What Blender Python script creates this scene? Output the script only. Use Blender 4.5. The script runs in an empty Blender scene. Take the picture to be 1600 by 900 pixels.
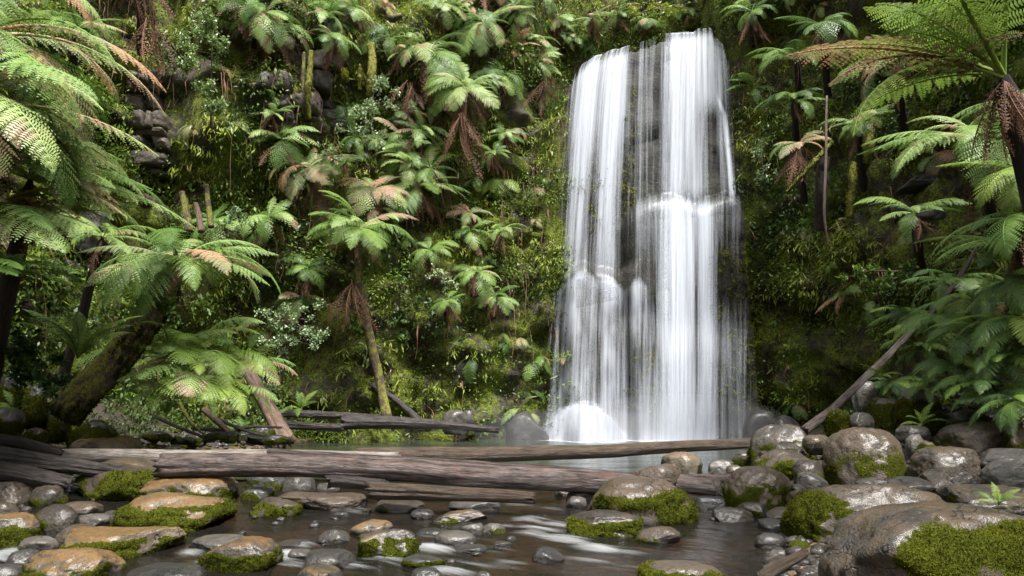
import bpy, math, random
import numpy as np
from math import radians as R, sin, cos, pi
from mathutils import Vector, Matrix
from mathutils.bvhtree import BVHTree

random.seed(7); rng = np.random.default_rng(7)
sc = bpy.context.scene; col = sc.collection

# ------------------------------------------------------------------ camera, sky, sun, exposure
F_PX = 1600 * 24 / 36.0; CAMZ = 1.3; TILT = math.atan((632 - 450) / F_PX)
cd = bpy.data.cameras.new('camera'); cam = bpy.data.objects.new('camera', cd); col.objects.link(cam)
cam.location = (0, 0, CAMZ); cam.rotation_euler = (pi / 2 + TILT, 0, 0)
cd.sensor_width = 36; cd.lens = 24; cd.clip_start = 0.05; cd.clip_end = 500
sc.camera = cam

SUN_EL, SUN_AZ = R(64), R(152)          # azimuth from +Y clockwise: behind the camera, to the right
world = bpy.data.worlds.new('World'); sc.world = world; world.use_nodes = True
wn = world.node_tree.nodes; wl = world.node_tree.links; wn.clear()
sky = wn.new('ShaderNodeTexSky'); sky.sky_type = 'NISHITA'; sky.sun_disc = False
sky.sun_elevation = SUN_EL; sky.sun_rotation = SUN_AZ; sky.dust_density = 3.0
hs = wn.new('ShaderNodeHueSaturation'); hs.inputs['Saturation'].default_value = 0.10
bg = wn.new('ShaderNodeBackground'); bg.inputs['Strength'].default_value = 0.1
wo = wn.new('ShaderNodeOutputWorld')
wl.new(sky.outputs[0], hs.inputs['Color']); wl.new(hs.outputs[0], bg.inputs[0]); wl.new(bg.outputs[0], wo.inputs[0])
sd = bpy.data.lights.new('sun', 'SUN'); sd.energy = 3.0; sd.angle = R(11); sd.color = (1, 0.965, 0.91)
sun = bpy.data.objects.new('sun', sd); col.objects.link(sun)
sdir = Vector((sin(SUN_AZ) * cos(SUN_EL), cos(SUN_AZ) * cos(SUN_EL), sin(SUN_EL)))
sun.rotation_euler = sdir.to_track_quat('Z', 'Y').to_euler()
sun.location = sdir * 60
vs = sc.view_settings; vs.view_transform = 'Standard'; vs.look = 'None'; vs.gamma = 1; vs.use_curve_mapping = False
vs.exposure = 1.75
cy = sc.cycles
cy.use_denoising = True; cy.transparent_max_bounces = 24; cy.max_bounces = 6; cy.diffuse_bounces = 3
cy.glossy_bounces = 2; cy.transmission_bounces = 3; cy.caustics_reflective = False; cy.caustics_refractive = False
cy.sample_clamp_indirect = 6

# ------------------------------------------------------------------ helpers
def P(px, py, Y):
    a = (px - 800) / F_PX; b = (450 - py) / F_PX
    dy = cos(TILT) - b * sin(TILT); dz = sin(TILT) + b * cos(TILT); t = Y / dy
    return Vector((a * t, Y, CAMZ + dz * t))
def ray(px, py):
    return (P(px, py, 1.0) - Vector((0, 0, CAMZ))).normalized()
def mpp(Y): return Y / F_PX

def vnoise(p, seed=0):
    p = np.asarray(p, float); i = np.floor(p).astype(np.int64); f = p - i; f = f * f * (3 - 2 * f)
    def h(a, b, c):
        n = (a * 374761393 + b * 668265263 + c * 1440662683 + seed * 974634777) & 0xffffffff
        n = ((n ^ (n >> 13)) * 1274126177) & 0xffffffff
        n = ((n ^ (n >> 16)) * 2246822519) & 0xffffffff
        return ((n ^ (n >> 15)) & 0xffff) / 65535.0
    x, y, z = i[..., 0], i[..., 1], i[..., 2]; fx, fy, fz = f[..., 0], f[..., 1], f[..., 2]
    def L(a, b, t): return a + (b - a) * t
    return L(L(L(h(x, y, z), h(x+1, y, z), fx), L(h(x, y+1, z), h(x+1, y+1, z), fx), fy),
             L(L(h(x, y, z+1), h(x+1, y, z+1), fx), L(h(x, y+1, z+1), h(x+1, y+1, z+1), fx), fy), fz) * 2 - 1
def fbm(p, octv=4, seed=0):
    p = np.asarray(p, float); s = 0; a = 1; tot = 0
    for o in range(octv):
        s = s + a * vnoise(p * (2.03 ** o) + o * 17.3, seed + o); tot += a; a *= 0.5
    return s / tot
def sstep(a, b, x):
    t = np.clip((np.asarray(x, float) - a) / (b - a), 0, 1); return t * t * (3 - 2 * t)

def mk_mesh(name, V, faces, mat=None, uv=None, attrs=None, smooth=True):
    """faces: list of int arrays (n,3)/(n,4)."""
    me = bpy.data.meshes.new(name); V = np.asarray(V, np.float32)
    if isinstance(faces, np.ndarray): faces = [faces]
    faces = [np.asarray(f, np.int32) for f in faces if len(f)]
    me.vertices.add(len(V)); me.vertices.foreach_set('co', V.ravel())
    li = np.concatenate([f.ravel() for f in faces]); tot = np.concatenate([np.full(len(f), f.shape[1], np.int32) for f in faces])
    me.loops.add(len(li)); me.loops.foreach_set('vertex_index', li)
    me.polygons.add(len(tot)); st = np.zeros(len(tot), np.int32); st[1:] = np.cumsum(tot)[:-1]
    me.polygons.foreach_set('loop_start', st)
    if smooth: me.polygons.foreach_set('use_smooth', np.ones(len(tot), bool))
    me.update(calc_edges=True)
    if uv is not None:
        u = me.uv_layers.new(name='UVMap'); u.data.foreach_set('uv', np.asarray(uv, np.float32)[li].ravel())
    for k, a in (attrs or {}).items():
        at = me.attributes.new(k, 'FLOAT', 'POINT'); at.data.foreach_set('value', np.asarray(a, np.float32))
    if mat: me.materials.append(mat)
    return me
def tag(o, label=None, cat=None, group=None, kind=None):
    if label: o['label'] = label
    if cat: o['category'] = cat
    if group: o['group'] = group
    if kind: o['kind'] = kind
    return o
def ob(name, me, parent=None, loc=None, mat=None):
    o = bpy.data.objects.new(name, me); col.objects.link(o)
    if parent is not None: o.parent = parent
    if loc is not None: o.location = loc
    if mat is not None and me is not None:
        o.material_slots[0].link = 'OBJECT'; o.material_slots[0].material = mat
    return o
def empty(name, loc):
    o = bpy.data.objects.new(name, None); col.objects.link(o); o.location = loc; o.empty_display_size = 0.1; return o

# ------------------------------------------------------------------ material tools
def newmat(name):
    m = bpy.data.materials.new(name); m.use_nodes = True; nt = m.node_tree; nt.nodes.clear()
    out = nt.nodes.new('ShaderNodeOutputMaterial')
    def N(t, **k):
        n = nt.nodes.new('ShaderNode' + t)
        for kk, v in k.items():
            if kk.startswith('_'): setattr(n, kk[1:], v)
            else:
                key = kk.replace('__', ' ')
                if hasattr(v, 'is_linked') or isinstance(v, bpy.types.NodeSocket): nt.links.new(v, n.inputs[key])
                else: n.inputs[key].default_value = v
        return n
    return m, nt, N, out
def inp(nt, n, i, v):
    if isinstance(v, bpy.types.NodeSocket): nt.links.new(v, n.inputs[i])
    else: n.inputs[i].default_value = v
def tools(nt):
    def math_(op, a, b=0.0, clamp=False):
        n = nt.nodes.new('ShaderNodeMath'); n.operation = op; n.use_clamp = clamp; inp(nt, n, 0, a); inp(nt, n, 1, b); return n.outputs[0]
    def mix(f, a, b):
        n = nt.nodes.new('ShaderNodeMix'); n.data_type = 'RGBA'; inp(nt, n, 0, f)
        for i, v in ((6, a), (7, b)):
            if isinstance(v, (tuple, list)): v = (*v[:3], 1)
            inp(nt, n, i, v)
        return n.outputs[2]
    def noise(vec, scale, detail=4, rough=0.55):
        n = nt.nodes.new('ShaderNodeTexNoise'); n.inputs['Scale'].default_value = scale; n.inputs['Detail'].default_value = detail
        n.inputs['Roughness'].default_value = rough; inp(nt, n, 'Vector', vec); return n.outputs[0]
    def ramp(f, a, b):
        n = nt.nodes.new('ShaderNodeMapRange'); n.interpolation_type = 'SMOOTHSTEP'; inp(nt, n, 0, f); inp(nt, n, 1, a); inp(nt, n, 2, b); return n.outputs[0]
    def mapv(vec, s=(1, 1, 1), r=(0, 0, 0)):
        n = nt.nodes.new('ShaderNodeMapping'); inp(nt, n, 0, vec); n.inputs['Scale'].default_value = s; n.inputs['Rotation'].default_value = r; return n.outputs[0]
    def attr(name):
        n = nt.nodes.new('ShaderNodeAttribute'); n.attribute_name = name; return n.outputs['Fac']
    def bump(h, dist, strength=1.0, normal=None):
        n = nt.nodes.new('ShaderNodeBump'); n.inputs['Strength'].default_value = strength; n.inputs['Distance'].default_value = dist
        inp(nt, n, 'Height', h)
        if normal is not None: inp(nt, n, 'Normal', normal)
        return n.outputs[0]
    return math_, mix, noise, ramp, mapv, attr, bump

def leafmat(name, c1, c2, rough=0.5, trans=0.3, spec=0.35, edge=None, edge_amt=0.0, nscale=3.0, patch=None, pscale=0.35):
    m, nt, N, out = newmat(name); M, mix, noise, ramp, mapv, attr, bump = tools(nt)
    oi = N('ObjectInfo'); tc = N('TexCoord'); geo = N('NewGeometry')
    r = oi.outputs['Random']
    n1 = noise(geo.outputs['Position'], nscale, 3)
    f = M('ADD', M('MULTIPLY', n1, 0.9), M('MULTIPLY', r, 0.55)); f = ramp(f, 0.3, 1.1)
    c = mix(f, c1, c2)
    if patch:
        c = mix(ramp(noise(geo.outputs['Position'], pscale, 3), 0.42, 0.6), c, patch)
    if edge:
        n2 = noise(geo.outputs['Position'], 1.6, 2)
        e = ramp(M('ADD', n2, M('MULTIPLY', M('SUBTRACT', r, 0.5), 0.35)), 0.62 - edge_amt, 0.75 - edge_amt)
        c = mix(e, c, edge)
    p = N('BsdfPrincipled'); nt.links.new(c, p.inputs['Base Color']); p.inputs['Roughness'].default_value = rough
    p.inputs['Specular IOR Level'].default_value = spec
    t = N('BsdfTranslucent'); nt.links.new(c, t.inputs['Color'])
    ms = N('MixShader'); ms.inputs[0].default_value = trans
    nt.links.new(p.outputs[0], ms.inputs[1]); nt.links.new(t.outputs[0], ms.inputs[2]); nt.links.new(ms.outputs[0], out.inputs[0])
    return m

MT = {}
MT['frond'] = leafmat('frond_green', (0.07, 0.15, 0.026), (0.21, 0.32, 0.075), 0.42, 0.3, 0.35)
MT['pale'] = leafmat('frond_pale', (0.17, 0.28, 0.075), (0.37, 0.46, 0.17), 0.42, 0.3, 0.35, (0.40, 0.27, 0.18), 0.03)
MT['lime'] = leafmat('frond_lime', (0.12, 0.21, 0.03), (0.28, 0.38, 0.07), 0.45, 0.35, 0.4)
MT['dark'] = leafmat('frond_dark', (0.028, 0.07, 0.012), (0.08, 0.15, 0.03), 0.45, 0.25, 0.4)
MT['tan'] = leafmat('frond_tan', (0.20, 0.25, 0.11), (0.28, 0.24, 0.14), 0.5, 0.25, 0.3, (0.42, 0.24, 0.14), 0.16)
MT['dead'] = leafmat('frond_dead', (0.06, 0.030, 0.018), (0.21, 0.115, 0.07), 0.65, 0.2, 0.2)
MT['leaf'] = leafmat('small_leaf', (0.045, 0.10, 0.013), (0.17, 0.26, 0.036), 0.45, 0.3, 0.35, nscale=1.3, patch=(0.03, 0.068, 0.012))
MT['leafy'] = leafmat('yellow_leaf', (0.10, 0.15, 0.016), (0.26, 0.31, 0.036), 0.45, 0.3, 0.4, (0.20, 0.11, 0.05), -0.02, nscale=1.2)
MT['shrub'] = leafmat('shrub_leaf', (0.15, 0.23, 0.07), (0.36, 0.43, 0.18), 0.35, 0.25, 0.6)
MT['shrubw'] = leafmat('pale_shrub_leaf', (0.13, 0.21, 0.085), (0.34, 0.42, 0.22), 0.38, 0.25, 0.45)
MT['mossy'] = leafmat('moss_tuft', (0.010, 0.012, 0.002), (0.10, 0.10, 0.010), 0.8, 0.35, 0.05, nscale=9, patch=(0.03, 0.034, 0.008), pscale=2.2)
MT['mossb'] = leafmat('moss_bright', (0.013, 0.016, 0.002), (0.20, 0.20, 0.014), 0.8, 0.35, 0.05, nscale=8, patch=(0.05, 0.06, 0.009), pscale=1.8)
MT['root'] = leafmat('hanging_root', (0.05, 0.028, 0.018), (0.17, 0.095, 0.06), 0.8, 0.1, 0.15)

def m_cliff():
    m, nt, N, out = newmat('cliff_face'); M, mix, noise, ramp, mapv, attr, bump = tools(nt)
    g = N('NewGeometry'); p = g.outputs['Position']
    st = mapv(p, (0.6, 0.6, 2.2))
    n1 = noise(st, 1.1, 6, 0.6); n2 = noise(p, 0.55, 5, 0.6); n3 = noise(p, 4.5, 5, 0.7); n4 = noise(p, 14, 4, 0.7)
    rock = mix(ramp(n1, 0.35, 0.7), (0.016, 0.014, 0.012), (0.075, 0.064, 0.052))
    earth = mix(n3, (0.016, 0.011, 0.007), (0.055, 0.034, 0.02))
    base = mix(ramp(n2, 0.42, 0.6), rock, earth)
    moss = mix(ramp(n4, 0.32, 0.7), (0.026, 0.042, 0.005), (0.18, 0.215, 0.018))
    mm = ramp(M('ADD', M('MULTIPLY', n3, 0.5), M('MULTIPLY', noise(p, 0.9, 4), 0.6)), 0.46, 0.62)
    wet = attr('wet')
    mm = M('MULTIPLY', mm, M('SUBTRACT', 1.0, M('MULTIPLY', wet, 0.75)))
    c = mix(mm, base, moss)
    c = mix(M('MULTIPLY', wet, 0.75), c, mix(ramp(n3, 0.4, 0.7), (0.008, 0.008, 0.009), (0.03, 0.03, 0.028)))
    b = N('BsdfPrincipled'); nt.links.new(c, b.inputs['Base Color'])
    b.inputs['Specular IOR Level'].default_value = 0.3; rg = M('SUBTRACT', 0.9, M('MULTIPLY', wet, 0.35)); nt.links.new(rg, b.inputs['Roughness'])
    h = M('ADD', M('MULTIPLY', n3, 0.7), M('MULTIPLY', n4, 0.5))
    nt.links.new(bump(h, 0.14), b.inputs['Normal']); nt.links.new(b.outputs[0], out.inputs[0]); return m
MT['cliff'] = m_cliff()

def m_rock(name, dark, light, top, rough=0.55, coat=0.55):
    """wet river stone: attributes algae (warm film on the upper face) and moss."""
    m, nt, N, out = newmat(name); M, mix, noise, ramp, mapv, attr, bump = tools(nt)
    tc = N('TexCoord'); g = N('NewGeometry'); oi = N('ObjectInfo'); p = g.outputs['Position']
    n1 = noise(p, 3.2, 6, 0.65); n2 = noise(p, 22, 5, 0.7); n3 = noise(p, 75, 3, 0.7); n5 = noise(p, 1.3, 3)
    v = N('TexVoronoi'); v.inputs['Scale'].default_value = 26; nt.links.new(p, v.inputs['Vector'])
    vc = N('TexVoronoi', _feature='DISTANCE_TO_EDGE'); vc.inputs['Scale'].default_value = 1.7
    wp = N('VectorMath', _operation='ADD'); nt.links.new(p, wp.inputs[0]); nz3 = N('TexNoise'); nz3.inputs['Scale'].default_value = 3.5; nt.links.new(p, nz3.inputs['Vector']); nt.links.new(nz3.outputs['Color'], wp.inputs[1]); nt.links.new(wp.outputs[0], vc.inputs['Vector'])
    crack = M('MULTIPLY', M('SUBTRACT', 1.0, ramp(vc.outputs['Distance'], 0.0, 0.03)), ramp(n5, 0.5, 0.6))
    c = mix(ramp(M('ADD', n1, M('MULTIPLY', M('SUBTRACT', oi.outputs['Random'], 0.5), 0.3)), 0.3, 0.72), dark, light)
    c = mix(M('MULTIPLY', crack, 0.8), c, (0.008, 0.006, 0.005))
    c = mix(M('MULTIPLY', ramp(n2, 0.52, 0.75), 0.4), c, (0.17, 0.15, 0.12))
    c = mix(M('MULTIPLY', ramp(n3, 0.55, 0.8), 0.4), c, (0.02, 0.018, 0.014))
    al = attr('algae'); af = M('MULTIPLY', ramp(M('ADD', al, M('ADD', M('MULTIPLY', M('SUBTRACT', n1, 0.5), 1.5), M('MULTIPLY', M('SUBTRACT', n2, 0.5), 0.8))), 0.45, 0.95), 0.8)
    tcol = mix(ramp(n2, 0.3, 0.75), top, tuple(x * 0.45 for x in top))
    c = mix(af, c, tcol)
    c = mix(M('MULTIPLY', attr('tide'), 0.7), c, (0.012, 0.010, 0.008))
    mo = attr('moss'); mf = ramp(M('ADD', mo, M('ADD', M('MULTIPLY', M('SUBTRACT', n1, 0.5), 0.5), M('MULTIPLY', M('SUBTRACT', n2, 0.5), 0.9))), 0.42, 0.58)
    mc = mix(ramp(n3, 0.35, 0.75), (0.016, 0.021, 0.003), (0.09, 0.10, 0.010))
    c = mix(mf, c, mc)
    b = N('BsdfPrincipled'); nt.links.new(c, b.inputs['Base Color'])
    rg = M('ADD', M('ADD', rough - 0.12, M('MULTIPLY', n2, 0.28)), M('MULTIPLY', mf, 0.5), True); nt.links.new(rg, b.inputs['Roughness'])
    nt.links.new(M('SUBTRACT', 0.45, M('MULTIPLY', mf, 0.42)), b.inputs['Specular IOR Level']); b.inputs['Coat Roughness'].default_value = 0.22; nt.links.new(M('MULTIPLY', M('SUBTRACT', 1.0, mf), coat), b.inputs['Coat Weight'])
    h = M('ADD', M('ADD', M('MULTIPLY', n2, 0.6), M('MULTIPLY', n3, 0.3)), M('ADD', M('MULTIPLY', n1, 0.9), M('SUBTRACT', M('MULTIPLY', v.outputs['Distance'], 0.18), M('MULTIPLY', crack, 0.5))))
    bn = bump(h, 0.05); nt.links.new(bn, b.inputs['Normal']); nt.links.new(bump(M('ADD', n1, M('MULTIPLY', n2, 0.3)), 0.024), b.inputs['Coat Normal']); nt.links.new(b.outputs[0], out.inputs[0]); return m
MT['rock_orange'] = m_rock('rock_orange', (0.03, 0.023, 0.014), (0.13, 0.10, 0.065), (0.19, 0.10, 0.024))
MT['rock_brown'] = m_rock('rock_brown', (0.013, 0.009, 0.005), (0.068, 0.046, 0.026), (0.078, 0.047, 0.020))
MT['rock_grey'] = m_rock('rock_grey', (0.017, 0.015, 0.013), (0.095, 0.084, 0.070), (0.105, 0.086, 0.064))
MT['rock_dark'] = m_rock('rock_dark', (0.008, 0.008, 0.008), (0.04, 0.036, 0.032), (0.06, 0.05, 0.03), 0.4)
MT['rock_block'] = m_rock('rock_block', (0.018, 0.014, 0.011), (0.095, 0.073, 0.054), (0.07, 0.048, 0.03), 0.65, 0.1)

def m_ground():
    m, nt, N, out = newmat('ground_soil'); M, mix, noise, ramp, mapv, attr, bump = tools(nt)
    g = N('NewGeometry'); p = g.outputs['Position']
    n1 = noise(p, 2.0, 6, 0.65); n2 = noise(p, 11, 5, 0.7)
    v = N('TexVoronoi'); v.inputs['Scale'].default_value = 5.5; nt.links.new(p, v.inputs['Vector'])
    c = mix(n2, (0.012, 0.009, 0.006), (0.055, 0.038, 0.024))
    c = mix(ramp(n1, 0.52, 0.66), c, mix(n2, (0.016, 0.024, 0.005), (0.06, 0.07, 0.012)))
    bed = attr('bed')
    stone = mix(N('SeparateColor', Color=v.outputs['Color']).outputs[0], (0.05, 0.032, 0.018), (0.22, 0.13, 0.07))
    c = mix(bed, c, stone)
    b = N('BsdfPrincipled'); nt.links.new(c, b.inputs['Base Color']); b.inputs['Roughness'].default_value = 0.75
    h = M('ADD', M('MULTIPLY', n2, 0.8), M('MULTIPLY', M('MULTIPLY', bed, M('SUBTRACT', 1.0, v.outputs['Distance'])), 0.6))
    nt.links.new(bump(h, 0.1), b.inputs['Normal']); nt.links.new(b.outputs[0], out.inputs[0]); return m
MT['ground'] = m_ground()

def m_wood(name, dark, light, warm, rough=0.45, moss=0.0):
    m, nt, N, out = newmat(name); M, mix, noise, ramp, mapv, attr, bump = tools(nt)
    uv = N('UVMap').outputs[0]; g = N('NewGeometry'); p = g.outputs['Position']
    grain = noise(mapv(uv, (0.8, 5, 1)), 3.0, 6, 0.7); fine = noise(mapv(uv, (2, 20, 1)), 3.0, 4, 0.7)
    pat = noise(mapv(uv, (0.9, 2.5, 1)), 2.0, 4)
    c = mix(ramp(grain, 0.32, 0.68), dark, light)
    c = mix(M('MULTIPLY', ramp(pat, 0.5, 0.72), 0.6), c, warm)
    c = mix(M('MULTIPLY', ramp(fine, 0.52, 0.68), 0.8), c, tuple(x * 0.3 for x in dark))
    b = N('BsdfPrincipled')
    if moss > 0:
        nz = N('SeparateXYZ', Vector=g.outputs['Normal']).outputs[2]; n3 = noise(p, 5, 5, 0.7); n4 = noise(p, 40, 3)
        mf = ramp(M('ADD', M('ADD', n3, M('MULTIPLY', nz, 0.12)), moss - 0.5), 0.46, 0.58)
        c = mix(mf, c, mix(ramp(n4, 0.3, 0.7), (0.035, 0.045, 0.006), (0.26, 0.25, 0.02)))
    nt.links.new(c, b.inputs['Base Color'])
    nt.links.new(M('ADD', rough - 0.1, M('MULTIPLY', fine, 0.3)), b.inputs['Roughness'])
    b.inputs['Specular IOR Level'].default_value = 0.5
    nt.links.new(bump(M('ADD', grain, M('MULTIPLY', fine, 0.5)), 0.06), b.inputs['Normal'])
    nt.links.new(b.outputs[0], out.inputs[0]); return m
MT['log'] = m_wood('wet_log', (0.010, 0.006, 0.005), (0.165, 0.125, 0.112), (0.10, 0.038, 0.018), 0.34)
MT['logpale'] = m_wood('pale_log', (0.10, 0.08, 0.068), (0.32, 0.28, 0.245), (0.22, 0.15, 0.09), 0.45)
MT['logdark'] = m_wood('dark_log', (0.006, 0.005, 0.004), (0.075, 0.06, 0.055), (0.03, 0.018, 0.012), 0.36)
MT['logbrown'] = m_wood('brown_log', (0.022, 0.014, 0.009), (0.105, 0.072, 0.047), (0.11, 0.06, 0.028), 0.4)
MT['bark'] = m_wood('bare_bark', (0.05, 0.03, 0.02), (0.22, 0.14, 0.10), (0.16, 0.085, 0.05), 0.6)
MT['mossbark'] = m_wood('mossy_bark', (0.03, 0.022, 0.014), (0.10, 0.07, 0.045), (0.08, 0.05, 0.03), 0.75, 0.5)
MT['mossall'] = m_wood('moss_sleeve', (0.06, 0.045, 0.015), (0.14, 0.11, 0.04), (0.10, 0.06, 0.03), 0.8, 0.62)
MT['trunk'] = m_wood('fern_trunk', (0.006, 0.004, 0.003), (0.035, 0.021, 0.015), (0.06, 0.03, 0.018), 0.9)

def m_fall():
    m, nt, N, out = newmat('falling_water'); M, mix, noise, ramp, mapv, attr, bump = tools(nt)
    uv = N('UVMap').outputs[0]
    s1 = noise(mapv(uv, (1, 0.016, 1)), 0.38, 3, 0.55); s2 = noise(mapv(uv, (1, 0.02, 1)), 0.16, 3, 0.5); s3 = noise(mapv(uv, (1, 0.03, 1)), 1.7, 2, 0.5)
    s = M('ADD', M('ADD', M('MULTIPLY', s1, 0.36), M('MULTIPLY', s2, 0.58)), M('MULTIPLY', s3, 0.06))
    d = attr('flow_amount')
    a = M('ADD', M('SUBTRACT', M('MULTIPLY', d, 1.25), 0.24), M('MULTIPLY', M('SUBTRACT', s, 0.5), 2.0)); a = M('MULTIPLY', a, ramp(d, 0.0, 0.25), True)
    a = M('MULTIPLY', a, 0.96, True)
    df = N('BsdfDiffuse', Color=(0.53, 0.565, 0.63, 1)); tr = N('BsdfTranslucent', Color=(0.53, 0.565, 0.63, 1)); gl = N('BsdfGlossy', Roughness=0.4)
    m1 = N('MixShader'); m1.inputs[0].default_value = 0.35; nt.links.new(df.outputs[0], m1.inputs[1]); nt.links.new(tr.outputs[0], m1.inputs[2])
    m2 = N('MixShader'); m2.inputs[0].default_value = 0.06; nt.links.new(m1.outputs[0], m2.inputs[1]); nt.links.new(gl.outputs[0], m2.inputs[2])
    nrm = bump(s, 0.05, 0.3)
    # airy water scatters light from all round, so its shading follows the surface only in part
    vm = N('Mix', _data_type='VECTOR'); vm.inputs[0].default_value = 0.75; nt.links.new(nrm, vm.inputs[4]); vm.inputs[5].default_value = (0, -0.86, 0.5)
    nn_ = N('VectorMath', _operation='NORMALIZE'); nt.links.new(vm.outputs[1], nn_.inputs[0]); nt.links.new(nn_.outputs[0], df.inputs['Normal'])
    t = N('BsdfTransparent'); m3 = N('MixShader'); nt.links.new(a, m3.inputs[0]); nt.links.new(t.outputs[0], m3.inputs[1]); nt.links.new(m2.outputs[0], m3.inputs[2])
    nt.links.new(m3.outputs[0], out.inputs[0]); return m
MT['fall'] = m_fall()

def m_water(name, tint, sc_uv, rough, body, bodyc, bumpd, foam_k, fo_m=0.85):
    m, nt, N, out = newmat(name); M, mix, noise, ramp, mapv, attr, bump = tools(nt)
    uv = N('UVMap').outputs[0]
    w1 = noise(mapv(uv, sc_uv), 1.0, 4, 0.55); w2 = noise(mapv(uv, tuple(x * 3.1 for x in sc_uv)), 1.0, 3, 0.6)
    h = M('ADD', M('MULTIPLY', w1, 0.7), M('MULTIPLY', w2, 0.3)); nrm = bump(h, bumpd)
    t = N('BsdfTransparent', Color=(*tint, 1)); d = N('BsdfDiffuse', Color=(*bodyc, 1))
    mb = N('MixShader'); mb.inputs[0].default_value = body; nt.links.new(t.outputs[0], mb.inputs[1]); nt.links.new(d.outputs[0], mb.inputs[2])
    gl = N('BsdfGlossy', Roughness=rough); nt.links.new(nrm, gl.inputs['Normal'])
    fr = N('Fresnel', IOR=1.33); nt.links.new(nrm, fr.inputs['Normal'])
    m1 = N('MixShader'); nt.links.new(fr.outputs[0], m1.inputs[0]); nt.links.new(mb.outputs[0], m1.inputs[1]); nt.links.new(gl.outputs[0], m1.inputs[2])
    fo = attr('foam'); s = noise(mapv(uv, (5.5, 0.8, 1)), 1.0, 5, 0.6)
    a = M('MULTIPLY', M('ADD', M('MULTIPLY', fo, fo_m), M('MULTIPLY', M('SUBTRACT', s, 0.5), 1.9)), ramp(fo, 0.02, 0.35), True)
    a = M('MULTIPLY', a, foam_k)
    fd = N('BsdfDiffuse', Color=(0.82, 0.85, 0.88, 1)); m2 = N('MixShader'); nt.links.new(a, m2.inputs[0]); nt.links.new(m1.outputs[0], m2.inputs[1]); nt.links.new(fd.outputs[0], m2.inputs[2])
    nt.links.new(m2.outputs[0], out.inputs[0]); return m
MT['pool'] = m_water('pool_water', (0.30, 0.36, 0.22), (0.5, 1.6, 1), 0.16, 0.72, (0.045, 0.055, 0.036), 0.03, 0.9)
MT['stream'] = m_water('stream_water', (0.40, 0.31, 0.22), (2.6, 0.55, 1), 0.13, 0.3, (0.028, 0.025, 0.02), 0.06, 0.36, 0.5)

# ------------------------------------------------------------------ terrain
def lerp_tab(tab, y):
    ys, xs = zip(*tab); return np.interp(y, ys, xs)
XL = [(-30, -7), (4, -7), (8, -7.2), (11, -8.4), (14, -8.4), (18, -8.0), (23, -7.6), (26, -5.5), (28, -3), (45, -3)]
XR = [(-30, 2.6), (4, 2.7), (6.5, 2.7), (8, 3.3), (10, 4.3), (13, 5.4), (18, 7.2), (22, 8.8), (26, 10.0), (45, 10.0)]
def zs(Y): return np.interp(Y, [-30, 3, 6, 9, 11, 12.4, 13], [-0.6, -0.5, -0.40, -0.25, -0.12, -0.015, 0.0])
def ground_z(x, y):
    x = np.asarray(x, float); y = np.asarray(y, float)
    p = np.stack([x, y, np.zeros_like(x)], -1)
    l = lerp_tab(XL, y); r = lerp_tab(XR, y); e = 0.5 * fbm(p * 0.5, 3, 3)
    out_ = np.maximum(l - x, x - r) + e
    bank = np.where(x > 0, 0.04 + 0.32 * sstep(11.5, 14.5, y), 0.26)
    st_ = np.where((x > 0), 2.0 + 1.2 * (1 - sstep(11.5, 14.5, y)), 2.0)
    up = np.maximum(out_, 0) * bank + 0.08 * np.maximum(out_ - st_, 0) ** 2
    bed = zs(y) - np.where(y > 12.5, 0.6, 0.22) + 0.07 * fbm(p * 1.3, 3, 5)
    z = bed + (zs(y) + 0.04 - bed) * sstep(-1.0, 0.1, out_) + np.minimum(up, 14)
    return z + 0.10 * fbm(p * 0.9, 4, 8) * sstep(0.2, 2.0, out_), 1 - sstep(-0.2, 0.5, out_)
gx = np.concatenate([np.linspace(-60, -16, 22, endpoint=False), np.linspace(-16, 16, 190), np.linspace(16, 60, 23)[1:]])
gy = np.concatenate([np.linspace(-60, -2, 20, endpoint=False), np.linspace(-2, 32, 200), np.linspace(32, 60, 14)[1:]])
GX, GY = np.meshgrid(gx, gy); GZ, bed = ground_z(GX, GY)
nx, ny = len(gx), len(gy); idx = np.arange(nx * ny).reshape(ny, nx)
def gridf(idx): return np.stack([idx[:-1, :-1], idx[:-1, 1:], idx[1:, 1:], idx[1:, :-1]], -1).reshape(-1, 4)
GV = np.stack([GX, GY, GZ], -1).reshape(-1, 3); GF = gridf(idx)
ground = tag(ob('ground', mk_mesh('ground', GV, GF, MT['ground'], attrs={'bed': bed.ravel()})), kind='structure')

# ---- cliff: a curved wall round the pool, recessed above the lip of the falls
plan = np.array([(-17, -8), (-14, 0), (-12.6, 6), (-12.2, 10), (-12.6, 13.5), (-13, 17), (-12, 20.5), (-9, 23.5), (-5, 25.6), (-1, 26.9), (2, 27.6),
                 (5.5, 27.9), (9, 27.5), (11, 26.2), (12.3, 23.5), (12.1, 19.5), (11.2, 15), (10.6, 10.5), (11, 5), (12.5, -2), (15, -8)], float)
def catmull(pts, n):
    pts = np.vstack([2 * pts[0] - pts[1], pts, 2 * pts[-1] - pts[-2]]); out_ = []
    m = len(pts) - 3
    t = np.linspace(0, m - 1e-6, n); i = t.astype(int); f = (t - i)[:, None]
    a, b, c, d = pts[i], pts[i+1], pts[i+2], pts[i+3]
    return 0.5 * (2*b + (c-a)*f + (2*a-5*b+4*c-d)*f**2 + (3*b-a-3*c+d)*f**3)
lip_px = [(870, 175), (888, 128), (905, 106), (925, 90), (960, 78), (1005, 64), (1040, 51), (1100, 46), (1128, 62), (1140, 95), (1160, 120)]
lipw = np.array([P(x, y, 27.5)[:] for x, y in lip_px])
def lipz(x): return np.interp(x, lipw[:, 0], lipw[:, 2])
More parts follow.
